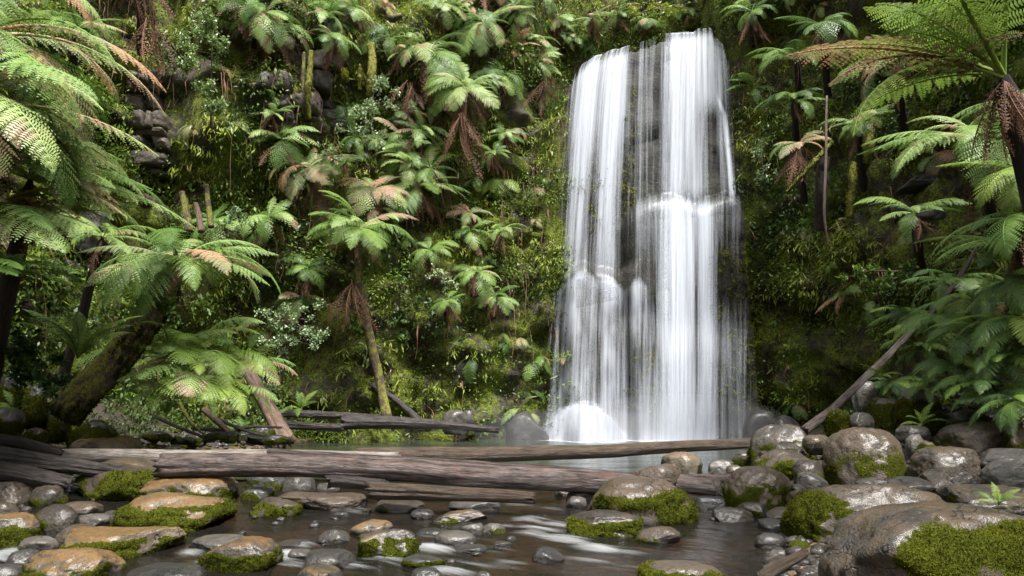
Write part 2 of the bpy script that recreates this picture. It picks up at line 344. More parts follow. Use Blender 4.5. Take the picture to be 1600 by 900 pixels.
def smtab(xs, zs_, s=.28):
    g = np.linspace(xs[0] - 2, xs[-1] + 2, 500); v = np.interp(g, xs, zs_); k = np.exp(-((g - g[250]) / s) ** 2); k /= k.sum()
    v = np.convolve(np.pad(v, 250, mode='edge'), k[::-1], mode='same')[250:-250]; return lambda x: np.interp(x, g, v)
T1 = smtab([4.5, 4.9, 5.6, 6.6, 7.2, 7.45, 8.0, 9.0, 9.5], [8.5, 9.4, 9.75, 9.85, 9.6, 9.3, 9.7, 10.0, 9.2], .22)
T2 = smtab([1.8, 2.4, 3.0, 3.5, 3.75, 4.3, 4.7], [6.2, 6.9, 7.05, 6.7, 6.8, 6.5, 6.9], .25)
T3 = smtab([4.2, 5.2, 6, 7.2, 8.5], [4.6, 4.9, 4.2, 5.0, 4.0], .5)
def fwd(x, z):
    """how far the rock ledges of the falls stand out towards the pool"""
    x = np.asarray(x, float); z = np.asarray(z, float)
    zl = T1(x)
    def crest(d, r): return np.sqrt(np.clip(1 - (1 - np.clip(d / r, 0, 1)) ** 2, 0, 1))
    a = 1.15 * crest(zl - z, 0.8) * sstep(4.2, 5.0, x) * (1 - sstep(9.2, 9.9, x))
    z2 = T2(x)
    b = 0.8 * crest(z2 - z, 0.7) * sstep(1.7, 2.5, x) * (1 - sstep(4.5, 5.2, x))
    z3 = T3(x)
    c = 0.22 * sstep(0, 1.6, z3 - z) * sstep(3.6, 4.6, x) * (1 - sstep(9.3, 9.8, x))
    r2 = ((x - 2.65) / 1.5) ** 2
    dz = 1.38 * np.clip(1 - r2, 0, 1) ** 0.75
    m_ = 1.6 * crest(dz - z, 1.3) * np.clip(1 - r2, 0, 1) ** 0.4 * (dz > 0.02)
    return a + b + c + m_
def fallsY(x, z):
    return 27.75 - 0.045 * np.maximum(lipz(x) - z, 0) - fwd(x, z)
NT, NZ = 520, 140
pl = catmull(plan, NT * 4)
seg = np.concatenate([[0], np.cumsum(np.hypot(*np.diff(pl, axis=0).T))]); tt = np.linspace(0, seg[-1], NT)
pl = np.stack([np.interp(tt, seg, pl[:, 0]), np.interp(tt, seg, pl[:, 1])], -1)
tan = np.gradient(pl, axis=0); tan /= np.linalg.norm(tan, axis=1)[:, None]; nout = np.stack([-tan[:, 1], tan[:, 0]], -1)   # outwards
zz = np.linspace(-1.2, 23, NZ)
CX = np.repeat(pl[None, :, 0], NZ, 0); CY = np.repeat(pl[None, :, 1], NZ, 0); CZ = np.repeat(zz[:, None], NT, 1)
p3 = np.stack([CX, CY, CZ], -1)
big = fbm(p3 * np.array([0.22, 0.22, 0.26]), 4, 21); st = fbm(p3 * np.array([0.35, 0.35, 1.1]), 4, 33); fn = fbm(p3 * 1.6, 4, 41)
led = np.floor(p3[..., 2] * 0.9 + 1.8 * fbm(p3 * 0.3, 2, 5)); led = vnoise(np.stack([CX * 0.55, CY * 0.55, led * 7.7], -1), 9)
lean = np.where(CY < 22, 0.16, 0.05) * CZ
off = lean + 1.7 * big + 0.85 * st + 0.35 * fn + 0.55 * led
wf = sstep(1.0, 1.9, CX) * (1 - sstep(9.6, 10.4, CX)) * (CY > 24)
rec = np.maximum(0, CZ - lipz(CX)); recess = np.where(rec > 0, np.minimum(rec * 9.0, 4.5), 0) * sstep(0.8, 2.2, CX) * (1 - sstep(9.2, 9.9, CX)) * (CY > 24)
frm = fallsY(CX, CZ) + 0.22 + 0.30 * (0.5 + 0.5 * st) + 0.15 * fn + 0.2 * led
XX = CX + nout[None, :, 0] * off; YY = CY + nout[None, :, 1] * off
XX = XX * (1 - wf) + CX * wf; YY = YY * (1 - wf) + np.maximum(frm, fallsY(CX, CZ) + 0.08) * wf + recess + np.where(rec > 0, 0.6 * big, 0) * wf
wet = wf * (rec <= 0.3) * sstep(1.9, 2.9, CX + .5 * fn) * (1 - sstep(9.2, 9.8, CX + .4 * fn))
CV = np.stack([XX, YY, CZ], -1).reshape(-1, 3); cidx = np.arange(NT * NZ).reshape(NZ, NT); CF = gridf(cidx)
cliff = tag(ob('cliff', mk_mesh('cliff', CV, CF, MT['cliff'], attrs={'wet': wet.ravel()})), kind='structure')
TOPV = [];
bvh_c = BVHTree.FromPolygons([tuple(v) for v in CV.tolist()], CF.tolist())
bvh_g = BVHTree.FromPolygons([tuple(v) for v in GV.tolist()], GF.tolist())
O = Vector((0, 0, CAMZ))
def hit(px, py, off_=0.0):
    d = ray(px, py); best = None
    for b in (bvh_c, bvh_g):
        h = b.ray_cast(O, d)
        if h[0] is not None and (best is None or h[3] < best): best = h[3]
    if best is None: best = 30
    return O + d * (best - off_)
def surf(px, py):
    """first meeting of a sight line with water or ground"""
    d = ray(px, py); y = np.linspace(3, 30, 1400); t = y / d.y
    z = CAMZ + d.z * t; x = d.x * t
    g, _ = ground_z(x, y); lvl = np.maximum(g, zs(y)); k = np.argmax(z <= lvl)
    if not (z <= lvl).any(): return hit(px, py)
    return Vector((x[k], y[k], float(lvl[k])))

# hill tops behind the cliff edge close the gully towards the forest
# ------------------------------------------------------------------ water
def px_grid_surface(name, mat, ys, xs_l, xs_r, n, zf, foamf, ufun):
    yy = ys; ny_ = len(yy); u = np.linspace(0, 1, n)
    X = xs_l[:, None] + (xs_r - xs_l)[:, None] * u[None, :]; Y = np.repeat(yy[:, None], n, 1); Z = zf(X, Y)
    V = np.stack([X, Y, Z], -1).reshape(-1, 3); f = gridf(np.arange(ny_ * n).reshape(ny_, n))
    return ob(name, mk_mesh(name, V, f, mat, uv=ufun(X, Y).reshape(-1, 2), attrs={'foam': foamf(X, Y).ravel()}))
ys = np.linspace(12.35, 29.5, 120)
def pool_foam(X, Y):
    d = np.abs(fallsY(np.clip(X, 1.5, 9.5), np.zeros_like(X)) - Y)
    inx = sstep(0.2, 1.6, X) * (1 - sstep(8.9, 9.8, X))
    return inx * np.exp(-np.maximum(d - 0.1, 0) / 0.42) * 1.0
def pool_z(X, Y):
    return 0.012 * fbm(np.stack([X * 0.8, Y * 1.5, 0 * X], -1), 3, 2) * sstep(12.4, 14, Y)
tag(px_grid_surface('pool_water', MT['pool'], ys, np.full(120, -13.0), np.full(120, 12.0), 160, pool_z, pool_foam, lambda X, Y: np.stack([X, Y], -1)), 'dark green plunge pool below the waterfall', None, None, 'structure')
FOAM = [  # px, py, half width px, half height px, strength : white water between the stones
    (840, 832, 45, 8, .7), (890, 843, 60, 7, .8), (935, 856, 45, 7, .7), (830, 815, 35, 7, .75), (870, 822, 40, 6, .7), (985, 862, 40, 8, .5),
    (600, 873, 45, 9, .9), (640, 862, 30, 6, .6), (560, 885, 50, 8, .55), (672, 858, 45, 6, .8), (690, 860, 30, 4, .7), (450, 868, 30, 9, .7), (455, 885, 45, 10, .6), (470, 851, 35, 4, .7),
    (10, 868, 40, 12, .8), (20, 850, 30, 6, .5), (300, 865, 30, 8, .6), (315, 885, 25, 12, .7), (740, 885, 60, 8, .55), (700, 893, 50, 7, .7), (800, 880, 50, 8, .5),
    (560, 798, 35, 4, .5), (610, 790, 25, 3, .5), (660, 838, 40, 4, .4), (790, 825, 25, 5, .6), (860, 795, 30, 4, .4), (810, 790, 40, 5, .45), (500, 815, 50, 4, .3),
    (1145, 790, 30, 4, .7), (1060, 800, 30, 4, .35), (780, 860, 40, 5, .4), (100, 795, 50, 4, .3), (220, 795, 30, 3, .3), (925, 875, 60, 8, .45), (980, 890, 60, 8, .3)]
def proj(X, Y, Z):
    dz = Z - CAMZ; fw = Y * cos(TILT) + dz * sin(TILT); up = -Y * sin(TILT) + dz * cos(TILT)
    return 800 + X / fw * F_PX, 450 - up / fw * F_PX
foam_w = []
for (fx, fy, hw, hh, s_) in FOAM:
    s_ = s_ if s_ >= .65 else s_ * .6; hw *= .85
    c = surf(fx, fy); a = surf(fx + hw, fy); b_ = surf(fx, fy + hh)
    foam_w.append((c.x, c.y, abs(a.x - c.x) + 1e-3, abs(c.y - b_.y) + 0.05, s_))
def stream_foam(X, Y):
    f = np.zeros_like(X)
    for (cx, cy_, rx, ry, s_) in foam_w:
        dx = (X - cx); dy = (Y - cy_) + 0.35 * dx
        f = np.maximum(f, s_ * np.exp(-((dx / rx * 1.15) ** 2 + (dy / ry * 1.3) ** 2)))
    return f
def stream_z(X, Y):
    p = np.stack([X * 1.6 + 0.3 * Y, Y * 0.8 - 0.3 * X, 0 * X], -1)
    return zs(Y) + 0.022 * fbm(p, 3, 4) * (1 - sstep(11.6, 12.4, Y)) + 0.05 * stream_foam(X, Y)
ys = np.concatenate([np.linspace(-20, 4, 14, endpoint=False), np.linspace(4, 12.4, 230)])
def uvs(X, Y):
    a = R(62); return np.stack([X * cos(a) + Y * sin(a), -X * sin(a) + Y * cos(a)], -1)
tag(px_grid_surface('stream_water', MT['stream'], ys, np.full(len(ys), -9.5), np.full(len(ys), 6.5), 300, stream_z, stream_foam, uvs), 'clear brown stream running between mossy stones', None, None, 'structure')

# ---- the falls: curtains of water, each a sheet that rolls over a ledge and drops
fall = tag(empty('waterfall', (5.4, 26.0, 0)), 'tall white veil of water falling over dark ledges into the pool', None, None, 'structure')
def curtain(top, bottom, n_u, n_v, dens, drift=None, roll=0.5, lift=0.0, seed=0, feather=0.0, tail=0.0):
    """top / bottom: pixel polylines that bound the sheet; dens(px0,v,py) gives the flow"""
    tx = np.array(top, float); bx = np.array(bottom, float)
    u = np.linspace(0, 1, n_u); v = np.linspace(0, 1, n_v) ** 1.15
    x0 = tx[0, 0] + (tx[-1, 0] - tx[0, 0]) * u; y0 = np.interp(x0, tx[:, 0], tx[:, 1]); y1 = np.interp(x0, bx[:, 0], bx[:, 1])
    PY = y0[None, :] + (y1 - y0)[None, :] * v[:, None]; PX = np.repeat(x0[None, :], n_v, 0)
    if drift is not None: PX = PX + drift(PX, PY, v[:, None])
    a = (PX - 800) / F_PX; b = (450 - PY) / F_PX; dy = cos(TILT) - b * sin(TILT); dz = sin(TILT) + b * cos(TILT)
    Y = np.full(PX.shape, 27.0)
    for _ in range(4):
        X = a * Y / dy; Z = CAMZ + dz * Y / dy; Y = fallsY(X, Z) - lift
    X = a * Y / dy; Z = CAMZ + dz * Y / dy
    d = dens(PX, PY, np.repeat(x0[None, :], n_v, 0), v[:, None] + 0 * PX)
    wob = .5 + .5 * fbm(np.stack([PX * .02, PY * .004, 0 * PX + seed], -1), 2, seed)
    edge = sstep(0, 1, np.minimum(u, 1 - u)[None, :] * 15 * (.5 + wob))
    d = np.clip(d * edge, 0, 1.3)
    d = d * (1 - tail * sstep(.82, 1, v[:, None] + .1 * (wob - .5)))
    if feather: d = d * (feather + (1 - feather) * sstep(0, .07, v[:, None] * (.6 + wob)))
    if roll > 0:   # the crest rolls back behind the lip
        extra = 6
        for k in range(1, extra):
            X = np.vstack([X[:1], X]); Y = np.vstack([Y[:1] + roll / extra * 1.1, Y]); Z = np.vstack([Z[:1] + 0.02 / k, Z]); d = np.vstack([d[:1] * .82, d]); PY = np.vstack([PY[:1] - 3, PY])
    nv = X.shape[0]; UV = np.stack([np.repeat(x0[None, :], nv, 0) + seed * 37.7, PY + seed * 91], -1)
    V = np.stack([X, Y, Z], -1).reshape(-1, 3) - np.array(fall.location)
    return ob('water_curtain', mk_mesh('water_curtain', V, gridf(np.arange(nv * n_u).reshape(nv, n_u)), MT['fall'], uv=UV.reshape(-1, 2), attrs={'flow_amount': d.ravel()}), fall)
def cols(tab):  # piecewise-linear density across px0
    xs, ds = zip(*tab); return lambda x: np.interp(x, xs, ds)
# upper left veil
lipn = lambda L, a=4.0, sd=0: [(x, y + a * float(fbm(np.array([[x * .09, 0, sd]]), 2, 4)[0])) for x, y in zip(np.linspace(L[0][0], L[-1][0], 40), np.interp(np.linspace(L[0][0], L[-1][0], 40), *zip(*L)))]
dl = lambda X, Y, v: -np.interp(X, [885, 920, 970, 1010], [14, 36, 24, 4]) * np.clip(v, 0, 1) ** 0.55
cl = cols([(880, .02), (892, .22), (904, .42), (914, .72), (932, .95), (941, .7), (949, .5), (957, .85), (972, 1.0), (981, .7), (987, .26), (998, .3), (1006, .42), (1016, .3), (1030, .2), (1040, .28), (1050, .1)])
def den_l(PX, PY, x0, v): return cl(x0) * np.interp(PY, [40, 180, 330, 450, 700], [1.0, .86, .6, .42, .4])
curtain(lipn([(880, 146)] + lip_px[1:8] + [(1050, 50)]), [(860, 500), (1055, 450)], 150, 120, den_l, dl, seed=1, feather=.5, tail=1)
curtain(lipn([(900, 112), (925, 89), (985, 70)], 3, 2), [(880, 470), (1000, 470)], 80, 90, lambda PX, PY, x0, v: cols([(900, 0), (912, .3), (932, .75), (946, .2), (956, .35), (970, .85), (980, .4), (985, .05)])(x0) * np.interp(v, [0, .35, .8, 1], [1, .7, .4, .1]), dl, lift=0.12, seed=5, feather=.4)
# upper right veil
cr = cols([(1028, .05), (1038, .35), (1046, .9), (1060, 1.0), (1072, .85), (1080, .95), (1088, .75), (1098, .85), (1108, .65), (1120, .7), (1132, .45), (1142, .05)])
def den_r(PX, PY, x0, v):
    d = cr(x0) * np.interp(PY, [40, 150, 300], [1.0, .82, .7])
    dome = np.exp(-(((PX - 1114) / 16) ** 2)) * sstep(145, 190, PY) * 0.42
    edge = 0.9 * np.exp(-(((PX - np.interp(PY, [50, 140, 180, 300], [1118, 1117, 1132, 1144])) / 5) ** 2)) * sstep(110, 170, PY)
    e2 = 0.55 * np.exp(-(((PX - np.interp(PY, [160, 190, 300], [1110, 1094, 1090])) / 4) ** 2)) * sstep(150, 175, PY)
    return np.maximum(np.maximum(d - dome, edge), e2)
curtain(lipn([(1026, 55), (1046, 51), (1085, 51), (1092, 45), (1110, 44), (1118, 56), (1128, 66), (1134, 78), (1144, 100)], 3, 3), [(1020, 345), (1144, 335)], 120, 100, den_r, lambda X, Y, v: np.interp(X, [1036, 1080, 1130], [-8, -3, 13]) * v ** 0.7, seed=2, feather=.45, tail=.9)
curtain(lipn([(1042, 52), (1085, 51), (1104, 46)], 3, 5), [(1040, 345), (1110, 340)], 60, 80, lambda PX, PY, x0, v: cols([(1042, .1), (1052, .6), (1062, .75), (1080, .6), (1104, .1)])(x0) * np.interp(v, [0, .5, 1], [.9, .6, .4]), lambda X, Y, v: -6 * v, lift=0.15, seed=6, feather=.4, tail=1)
# lower right, over the broad middle ledge
cf = cols([(976, .05), (986, .3), (996, .45), (1012, .42), (1026, .5), (1036, .85), (1050, 1.05), (1068, 1.0), (1080, .8), (1089, .5), (1097, .9), (1110, .8), (1119, .42), (1132, .32), (1146, .38), (1158, .25), (1172, .02)])
def den_f(PX, PY, x0, v):
    k = np.interp(PY, [300, 330, 400, 520, 690], [1.0, .95, .88, .8, .85])
    right = np.interp(x0, [1112, 1124], [0, 1]); left = np.interp(x0, [1020, 1034], [1, 0])
    k = k * (1 - right * np.interp(PY, [300, 350, 430, 690], [-.3, .1, .5, .45])) * (1 - left * np.interp(PY, [300, 340, 420, 560, 690], [-.2, .05, .45, .2, 0]))
    return cf(x0) * k
curtain(lipn([(976, 345), (988, 316), (1000, 304), (1020, 300), (1045, 303), (1066, 299), (1085, 303), (1097, 309), (1115, 303), (1145, 295), (1160, 297), (1172, 312)], 3, 7), [(976, 688), (1172, 688)], 160, 150, den_f, seed=3, roll=0.5, feather=.3)
curtain(lipn([(1030, 306), (1060, 301), (1085, 304), (1097, 310), (1120, 305)], 2, 8), [(1030, 688), (1120, 688)], 90, 110, lambda PX, PY, x0, v: cols([(1030, .05), (1040, .45), (1054, .9), (1072, .75), (1086, .25), (1094, .5), (1102, .75), (1112, .4), (1120, .02)])(x0) * np.interp(v, [0, .5, 1], [.9, .65, .75]), lift=0.14, seed=7, feather=.2)
# lower left, over the stepped ledges
cj = cols([(860, .12), (872, .36), (886, .55), (897, .8), (912, .9), (926, .7), (937, .35), (947, .85), (958, .75), (968, .4), (982, .4), (992, .7), (1002, .5), (1014, .3), (1030, .4), (1048, .1)])
curtain(lipn([(860, 462), (880, 438), (893, 425), (908, 418), (924, 420), (936, 428), (950, 428), (964, 434), (975, 440), (986, 432), (998, 424), (1012, 436), (1048, 452)], 4, 9), [(845, 676), (1048, 688)], 150, 110,
        lambda PX, PY, x0, v: cj(x0) * np.interp(v, [0, .1, .45, .8, 1], [1, .85, .62, .66, .85]) * (1 + .7 * fbm(np.stack([PX * .045, PY * .02, 0 * PX], -1), 3, 12)), lambda X, Y, v: np.interp(X, [860, 960], [-24, 0]) * v ** .8, seed=4, roll=0.3, feather=.12)
# thin trickles on the dark right-hand wall and the fine veil before the lower ledges
curtain([(1105, 400), (1180, 400)], [(1105, 688), (1186, 688)], 60, 60, lambda PX, PY, x0, v: (.36 * sstep(0, .5, v) + .1 * v) * np.interp(x0, [1105, 1120, 1160, 1180], [.6, 1, .8, .1]), seed=8, roll=0)
curtain([(855, 440), (1130, 440)], [(838, 690), (1140, 690)], 120, 70, lambda PX, PY, x0, v: np.interp(v, [0, .3, .7, .92, 1], [0, .2, .36, .6, .9]), lift=0.25, seed=9, roll=0)
# the rounded mound of white water at the foot
curtain(lipn([(858, 650), (868, 638), (882, 632), (905, 629), (930, 633), (948, 645), (965, 664), (980, 680)], 3, 6), [(820, 692), (990, 692)], 100, 40, lambda PX, PY, x0, v: cols([(858, .25), (872, .7), (890, .95), (905, .75), (915, 1.0), (925, .7), (940, .95), (960, .6), (980, .15)])(x0) * np.interp(v, [0, .5, 1], [.95, .9, 1.05]), lambda X, Y, v: np.interp(X, [858, 905, 980], [-34, -2, 12]) * v ** .8, lift=0.06, seed=10, roll=0.4, feather=.4)
# drifting spray where the water strikes the pool
def m_mist():
    m, nt, N, out = newmat('spray'); v = N('VolumePrincipled'); v.inputs['Color'].default_value = (.95, .96, 1, 1); v.inputs['Density'].default_value = 0.08; v.inputs['Anisotropy'].default_value = .2
    nt.links.new(v.outputs[0], out.inputs['Volume']); return m
MT['mist'] = m_mist()
def mist(px, py, Y, rx, rz, ry):
    import bmesh
    bm = bmesh.new(); bmesh.ops.create_icosphere(bm, subdivisions=3, radius=1); me = bpy.data.meshes.new('spray_mist'); bm.to_mesh(me); bm.free(); me.materials.append(MT['mist'])
    o = ob('spray_mist', me, loc=P(px, py, Y)); o.scale = (rx, ry, rz); tag(o, kind='stuff')
mist(900, 678, 24.0, 3.6, .9, 1.3); mist(1060, 672, 24.6, 4.2, 1.3, 1.1)

# ------------------------------------------------------------------ tubes, stones, fronds
def tube(path, rad, seg=14, rough=0.0, stretch=0.25, seed=0, cap=True, flat=None):
    path = np.asarray(path, float); n = len(path); t = np.gradient(path, axis=0); t /= np.linalg.norm(t, axis=1)[:, None]
    ref = np.array([0, 0, 1.0]) if abs(t[:, 2]).mean() < 0.8 else np.array([0, 1.0, 0])
    s = np.cross(t, ref); s /= np.linalg.norm(s, axis=1)[:, None]; w = np.cross(s, t)
    a = np.linspace(0, 2 * pi, seg, endpoint=False); rad = np.broadcast_to(np.asarray(rad, float), (n,))
    ln = np.concatenate([[0], np.cumsum(np.linalg.norm(np.diff(path, axis=0), axis=1))])
    A, LN = np.meshgrid(a, ln); rr = np.repeat(rad[:, None], seg, 1)
    if rough:
        q = np.stack([np.cos(A) * 1.6, np.sin(A) * 1.6, LN * stretch / max(rad.mean(), 1e-3) * 0.5 + 0 * A], -1)
        rr = rr * (1 + rough * fbm(q * 1.3, 4, seed) + rough * 0.6 * fbm(q * np.array([5, 5, .7]), 3, seed + 3) - rough * 1.3 * sstep(.45, .75, fbm(q * np.array([6, 6, .35]), 2, seed + 8)))
    V = path[:, None, :] + rr[..., None] * (np.cos(A)[..., None] * s[:, None, :] + np.sin(A)[..., None] * w[:, None, :])
    if rough and n >= 60:
        for e_ in range(4):
            jag = rad[0] * (4 - e_) / 4 * 1.3 * fbm(np.stack([np.cos(a) * 3, np.sin(a) * 3, 0 * a + seed], -1), 3, seed)
            V[e_] += t[0][None] * jag[:, None]; V[-1 - e_] += t[-1][None] * jag[::-1, None]
    i = np.arange(n * seg).reshape(n, seg); j = np.roll(i, -1, 1)
    f = [np.stack([i[:-1], j[:-1], j[1:], i[1:]], -1).reshape(-1, 4)]
    V = V.reshape(-1, 3); UV = np.stack([LN, A / (2 * pi) * 1.0], -1).reshape(-1, 2)
    if cap:
        c0, c1 = len(V), len(V) + 1; V = np.vstack([V, path[:1] - t[:1] * rad[0] * 0.15, path[-1:] + t[-1:] * rad[-1] * 0.15]); UV = np.vstack([UV, [[0, 0]], [[ln[-1], 0]]])
        f.append(np.stack([np.full(seg, c0), j[0], i[0]], -1)); f.append(np.stack([np.full(seg, c1), i[-1], j[-1]], -1))
    return V, f, UV
def pathlerp(pts, n, wob=0.0, seed=0):
    pts = np.asarray([tuple(p) for p in pts], float); d = np.concatenate([[0], np.cumsum(np.linalg.norm(np.diff(pts, axis=0), axis=1))])
    q = catmull(pts, n) if len(pts) > 2 else np.stack([np.interp(np.linspace(0, d[-1], n), d, pts[:, k]) for k in range(3)], -1)
    if wob: q = q + wob * np.stack([fbm(q * 0.8 + 9 * k, 3, seed + k) for k in range(3)], -1) * np.sin(np.linspace(0, pi, n))[:, None] ** 0.5
    return q
class MB:
    def __init__(s): s.V = []; s.F3 = []; s.F4 = []; s.UV = []; s.n = 0
    def add(s, V, faces, UV=None):
        V = np.asarray(V, float); s.V.append(V)
        for f in (faces if isinstance(faces, list) else [faces]):
            f = np.asarray(f)
            if len(f): (s.F3 if f.shape[1] == 3 else s.F4).append(f + s.n)
        s.UV.append(UV if UV is not None else np.zeros((len(V), 2))); s.n += len(V)
    def mesh(s, name, mat, smooth=True):
        fs = []
        if s.F3: fs.append(np.vstack(s.F3))
        if s.F4: fs.append(np.vstack(s.F4))
        return mk_mesh(name, np.vstack(s.V), fs, mat, uv=np.vstack(s.UV), smooth=smooth)

def frond_mesh(name, seed, npin, npl, e0, e1, width=0.2, pdroop=0.25, start=0.16, dead=False, tooth=0.62):
    r = np.random.default_rng(seed); n = 40; s = np.linspace(0, 1, n)
    e = R(e0) + (R(e1) - R(e0)) * s ** 1.15
    dx = np.cos(e) / n; dz = np.sin(e) / n; sp = np.stack([np.cumsum(dx) - dx[0], 0.03 * np.sin(s * 3 + seed) * s, np.cumsum(dz) - dz[0]], -1)
    def at(q): return np.array([np.interp(q, s, sp[:, k]) for k in range(3)])
    mb = MB(); V, f, U = tube(sp[::3], np.interp(s[::3], [0, 1], [0.011, 0.002]), 4, cap=False); mb.add(V, f)
    st = np.linspace(start, 0.99, npin); gap = (0.99 - start) / npin
    quads = []; verts = []
    for i, q in enumerate(st):
        prof = math.sin(min(1, (q - start + 0.03) / (1 - start) * 1.55) ** 0.62 * pi / 2) if q < 0.6 else 1.0
        prof *= (1 - max(0, (q - 0.35) / 0.65) ** 1.7) ** 0.9; prof = max(prof, 0.05)
        b = at(q); ee = np.interp(q, s, e); T = np.array([cos(ee), 0, sin(ee)]); U_ = np.array([-sin(ee), 0, cos(ee)])
        for sg in (-1, 1):
            w = width * prof * r.uniform(0.88, 1.1); a = R(18 + 30 * q) + r.normal(0, 0.06)
            if dead: w *= r.uniform(0.4, 1.0); a += r.normal(0, 0.35)
            S = np.array([0, sg, 0]); D = cos(a) * S + sin(a) * T; E = cos(a) * T - sin(a) * S
            dr = pdroop * (1.0 + r.normal(0, 0.2)) + (abs(r.normal(0, 0.6)) if dead else 0)
            m = max(3, int(round(npl * (0.45 + 0.55 * prof))))
            ks = (np.arange(m) + 0.5) / m; hw = 0.38 * w / m
            pl_ = gap * tooth * np.minimum(1, (1.02 - ks) * 3.0) * (0.75 + 0.25 * np.minimum(1, ks * 6))
            if dead: pl_ = pl_ * r.uniform(0.4, 0.9)
            for k, qk in enumerate(ks):
                tw = r.normal(0, 0.10)
                c = b + D * w * qk - np.array([0, 0, 1]) * dr * w * qk ** 1.7 + U_ * 0.04 * w * math.sin(qk * pi)
                Dd = D - np.array([0, 0, 1]) * dr * 1.7 * qk ** 0.7; Dd = Dd / np.linalg.norm(Dd)
                for se in (-1, 1):
                    tip = c + E * se * pl_[k] + Dd * hw * 0.9 + U_ * (tw - 0.18) * pl_[k]
                    verts += [c - Dd * hw, c + Dd * hw, tip + Dd * hw * 0.35, tip - Dd * hw * 0.55]
                    i0 = len(verts) - 4; quads.append((i0, i0 + 1, i0 + 2, i0 + 3) if se * sg > 0 else (i0 + 3, i0 + 2, i0 + 1, i0))
    mb.add(np.array(verts), np.array(quads)); return mb.mesh(name, MT['frond'], smooth=False)

SH = {'arch': (42, -42), 'flat': (22, -22), 'droop': (28, -78), 'up': (74, 12), 'hang': (-30, -88), 'umb': (8, -62)}
FR = {}
for k, (a, b) in SH.items():
    for lod, (npn, npl) in (('hi', (22, 13)), ('lo', (16, 6))):
        FR[k, lod] = [frond_mesh(f'frond_{k}_{lod}_{i}', i * 13 + len(k) * 7 + 1, npn, npl, a + 4 * i, b - 6 * i, {'umb': .33, 'droop': .27}.get(k, .215), 0.22 + 0.1 * i, tooth=0.44 if lod == 'hi' else 0.5) for i in range(2)]
FR['brk', 'hi'] = [frond_mesh(f'frond_brk_{i}', 77 + i, 18, 11, 50, -20, 0.36, 0.3, 0.22, tooth=0.4) for i in range(2)]
FR['dead', 'lo'] = [frond_mesh(f'dead_frond_{i}', 91 + i, 18, 5, -40 - 15 * i, -89, 0.19, 0.9, 0.08, dead=True) for i in range(3)]
FR['deadarch', 'lo'] = [frond_mesh(f'dead_arch_{i}', 191 + i, 24, 6, 25, -45, 0.15, 0.6, 0.1, dead=True) for i in range(2)]

TILTM = [Matrix.Identity(4)]
def set_tilt(org, deg, d=None):
    d = Vector(d) if d is not None else Matrix.Rotation(R(random.uniform(-45, 45)), 3, 'Z') @ Vector((-org[0], -org[1], 0)); d.z = 0; d.normalize()
    TILTM[0] = Matrix.Rotation(R(deg), 4, Vector((0, 0, 1)).cross(d)) if deg else Matrix.Identity(4)
def add_frond(root, org, az, L, shape='arch', lod='hi', mat='frond', pitch=0.0, roll=0.0, name='frond'):
    me = random.choice(FR[shape, lod]); o = ob(name, me, root, mat=MT[mat])
    o.matrix_local = Matrix.Translation(Vector(org) - root.location) @ (TILTM[0] if name == 'frond' else Matrix.Identity(4)) @ Matrix.Rotation(R(az), 4, 'Z') @ Matrix.Rotation(-R(pitch), 4, 'Y') @ Matrix.Rotation(R(roll), 4, 'X') @ Matrix.Diagonal((L, L * random.uniform(.9, 1.1), L, 1))
    return o
def crown(root, org, L, n, az=(0, 360), shapes=('arch', 'flat', 'droop'), mats=('frond', 'pale'), lod='lo', pitch=(-12, 18), dead=0, deadL=0.5):
    n = int(n * 1.45)
    for i in range(n):
        if n > 6 and random.random() < .1: continue
        t = (i + random.uniform(-.3, 1.3)) / n; a = az[0] + (az[1] - az[0]) * t
        add_frond(root, org, a, L * random.choice([1, 1, 1, .7]) * random.uniform(0.72, 1.12), random.choice(shapes), lod, random.choice(mats), random.uniform(*pitch), random.uniform(-14, 14))
    for i in range(dead):
        a = az[0] + (az[1] - az[0]) * (i + random.random()) / dead
        add_frond(root, Vector(org) - Vector((0, 0, 0.05)), a, L * deadL * random.uniform(.7, 1.2), 'dead', 'lo', 'dead', random.uniform(-25, 10), random.uniform(-40, 40), 'dead_frond')
def trunk_mesh(pts, r0, r1, seed, mat, rough=0.22, n=16):
    q = pathlerp(pts, n, 0.04, seed); V, f, U = tube(q, np.interp(np.linspace(0, 1, n), [0, .86, .95, 1], [r0, r1, r1 * .8, r1 * .3]), 12, rough, 0.5, seed); return q, V, f, U
def tree_fern(org, L, n, label, group=None, base=None, r=0.11, lod='lo', tmat='trunk', tilt=0, **k):
    org = Vector(org)
    if base is None:
        d = Vector((org.x, org.y, 0)).normalized(); h = bvh_c.ray_cast(org, d)
        dist = min(h[3], 3.0) if h[0] is not None else 1.5
        base = org + d * (dist + 0.15) - Vector((0, 0, 0.25 + 0.25 * dist))
        pts = [base, base + (org - base) * 0.55 - Vector((0, 0, 0.12)), org]
    elif not isinstance(base, list):
        gz = float(ground_z(base.x, base.y)[0]) - .2
        pts = [*([Vector((base.x, base.y, gz))] if gz < base.z - .2 else []), base, base.lerp(org, 0.5) + Vector((0.05, 0.05, 0)), org]
    else: pts = [*base, org] if isinstance(base, list) else [base, base.lerp(org, 0.5) + Vector((0.05, 0.05, 0)), org]
    root = tag(empty('tree_fern', pts[0]), label, 'tree fern', group)
    q, V, f, U = trunk_mesh([p - root.location for p in pts], r * 1.15, r * 0.9, random.randint(0, 999), None)
    ob('trunk', mk_mesh('trunk', V, f, MT[tmat], uv=U), root)
    set_tilt(org, tilt); crown(root, org, L, n, lod=lod, **k); set_tilt(org, 0); return root

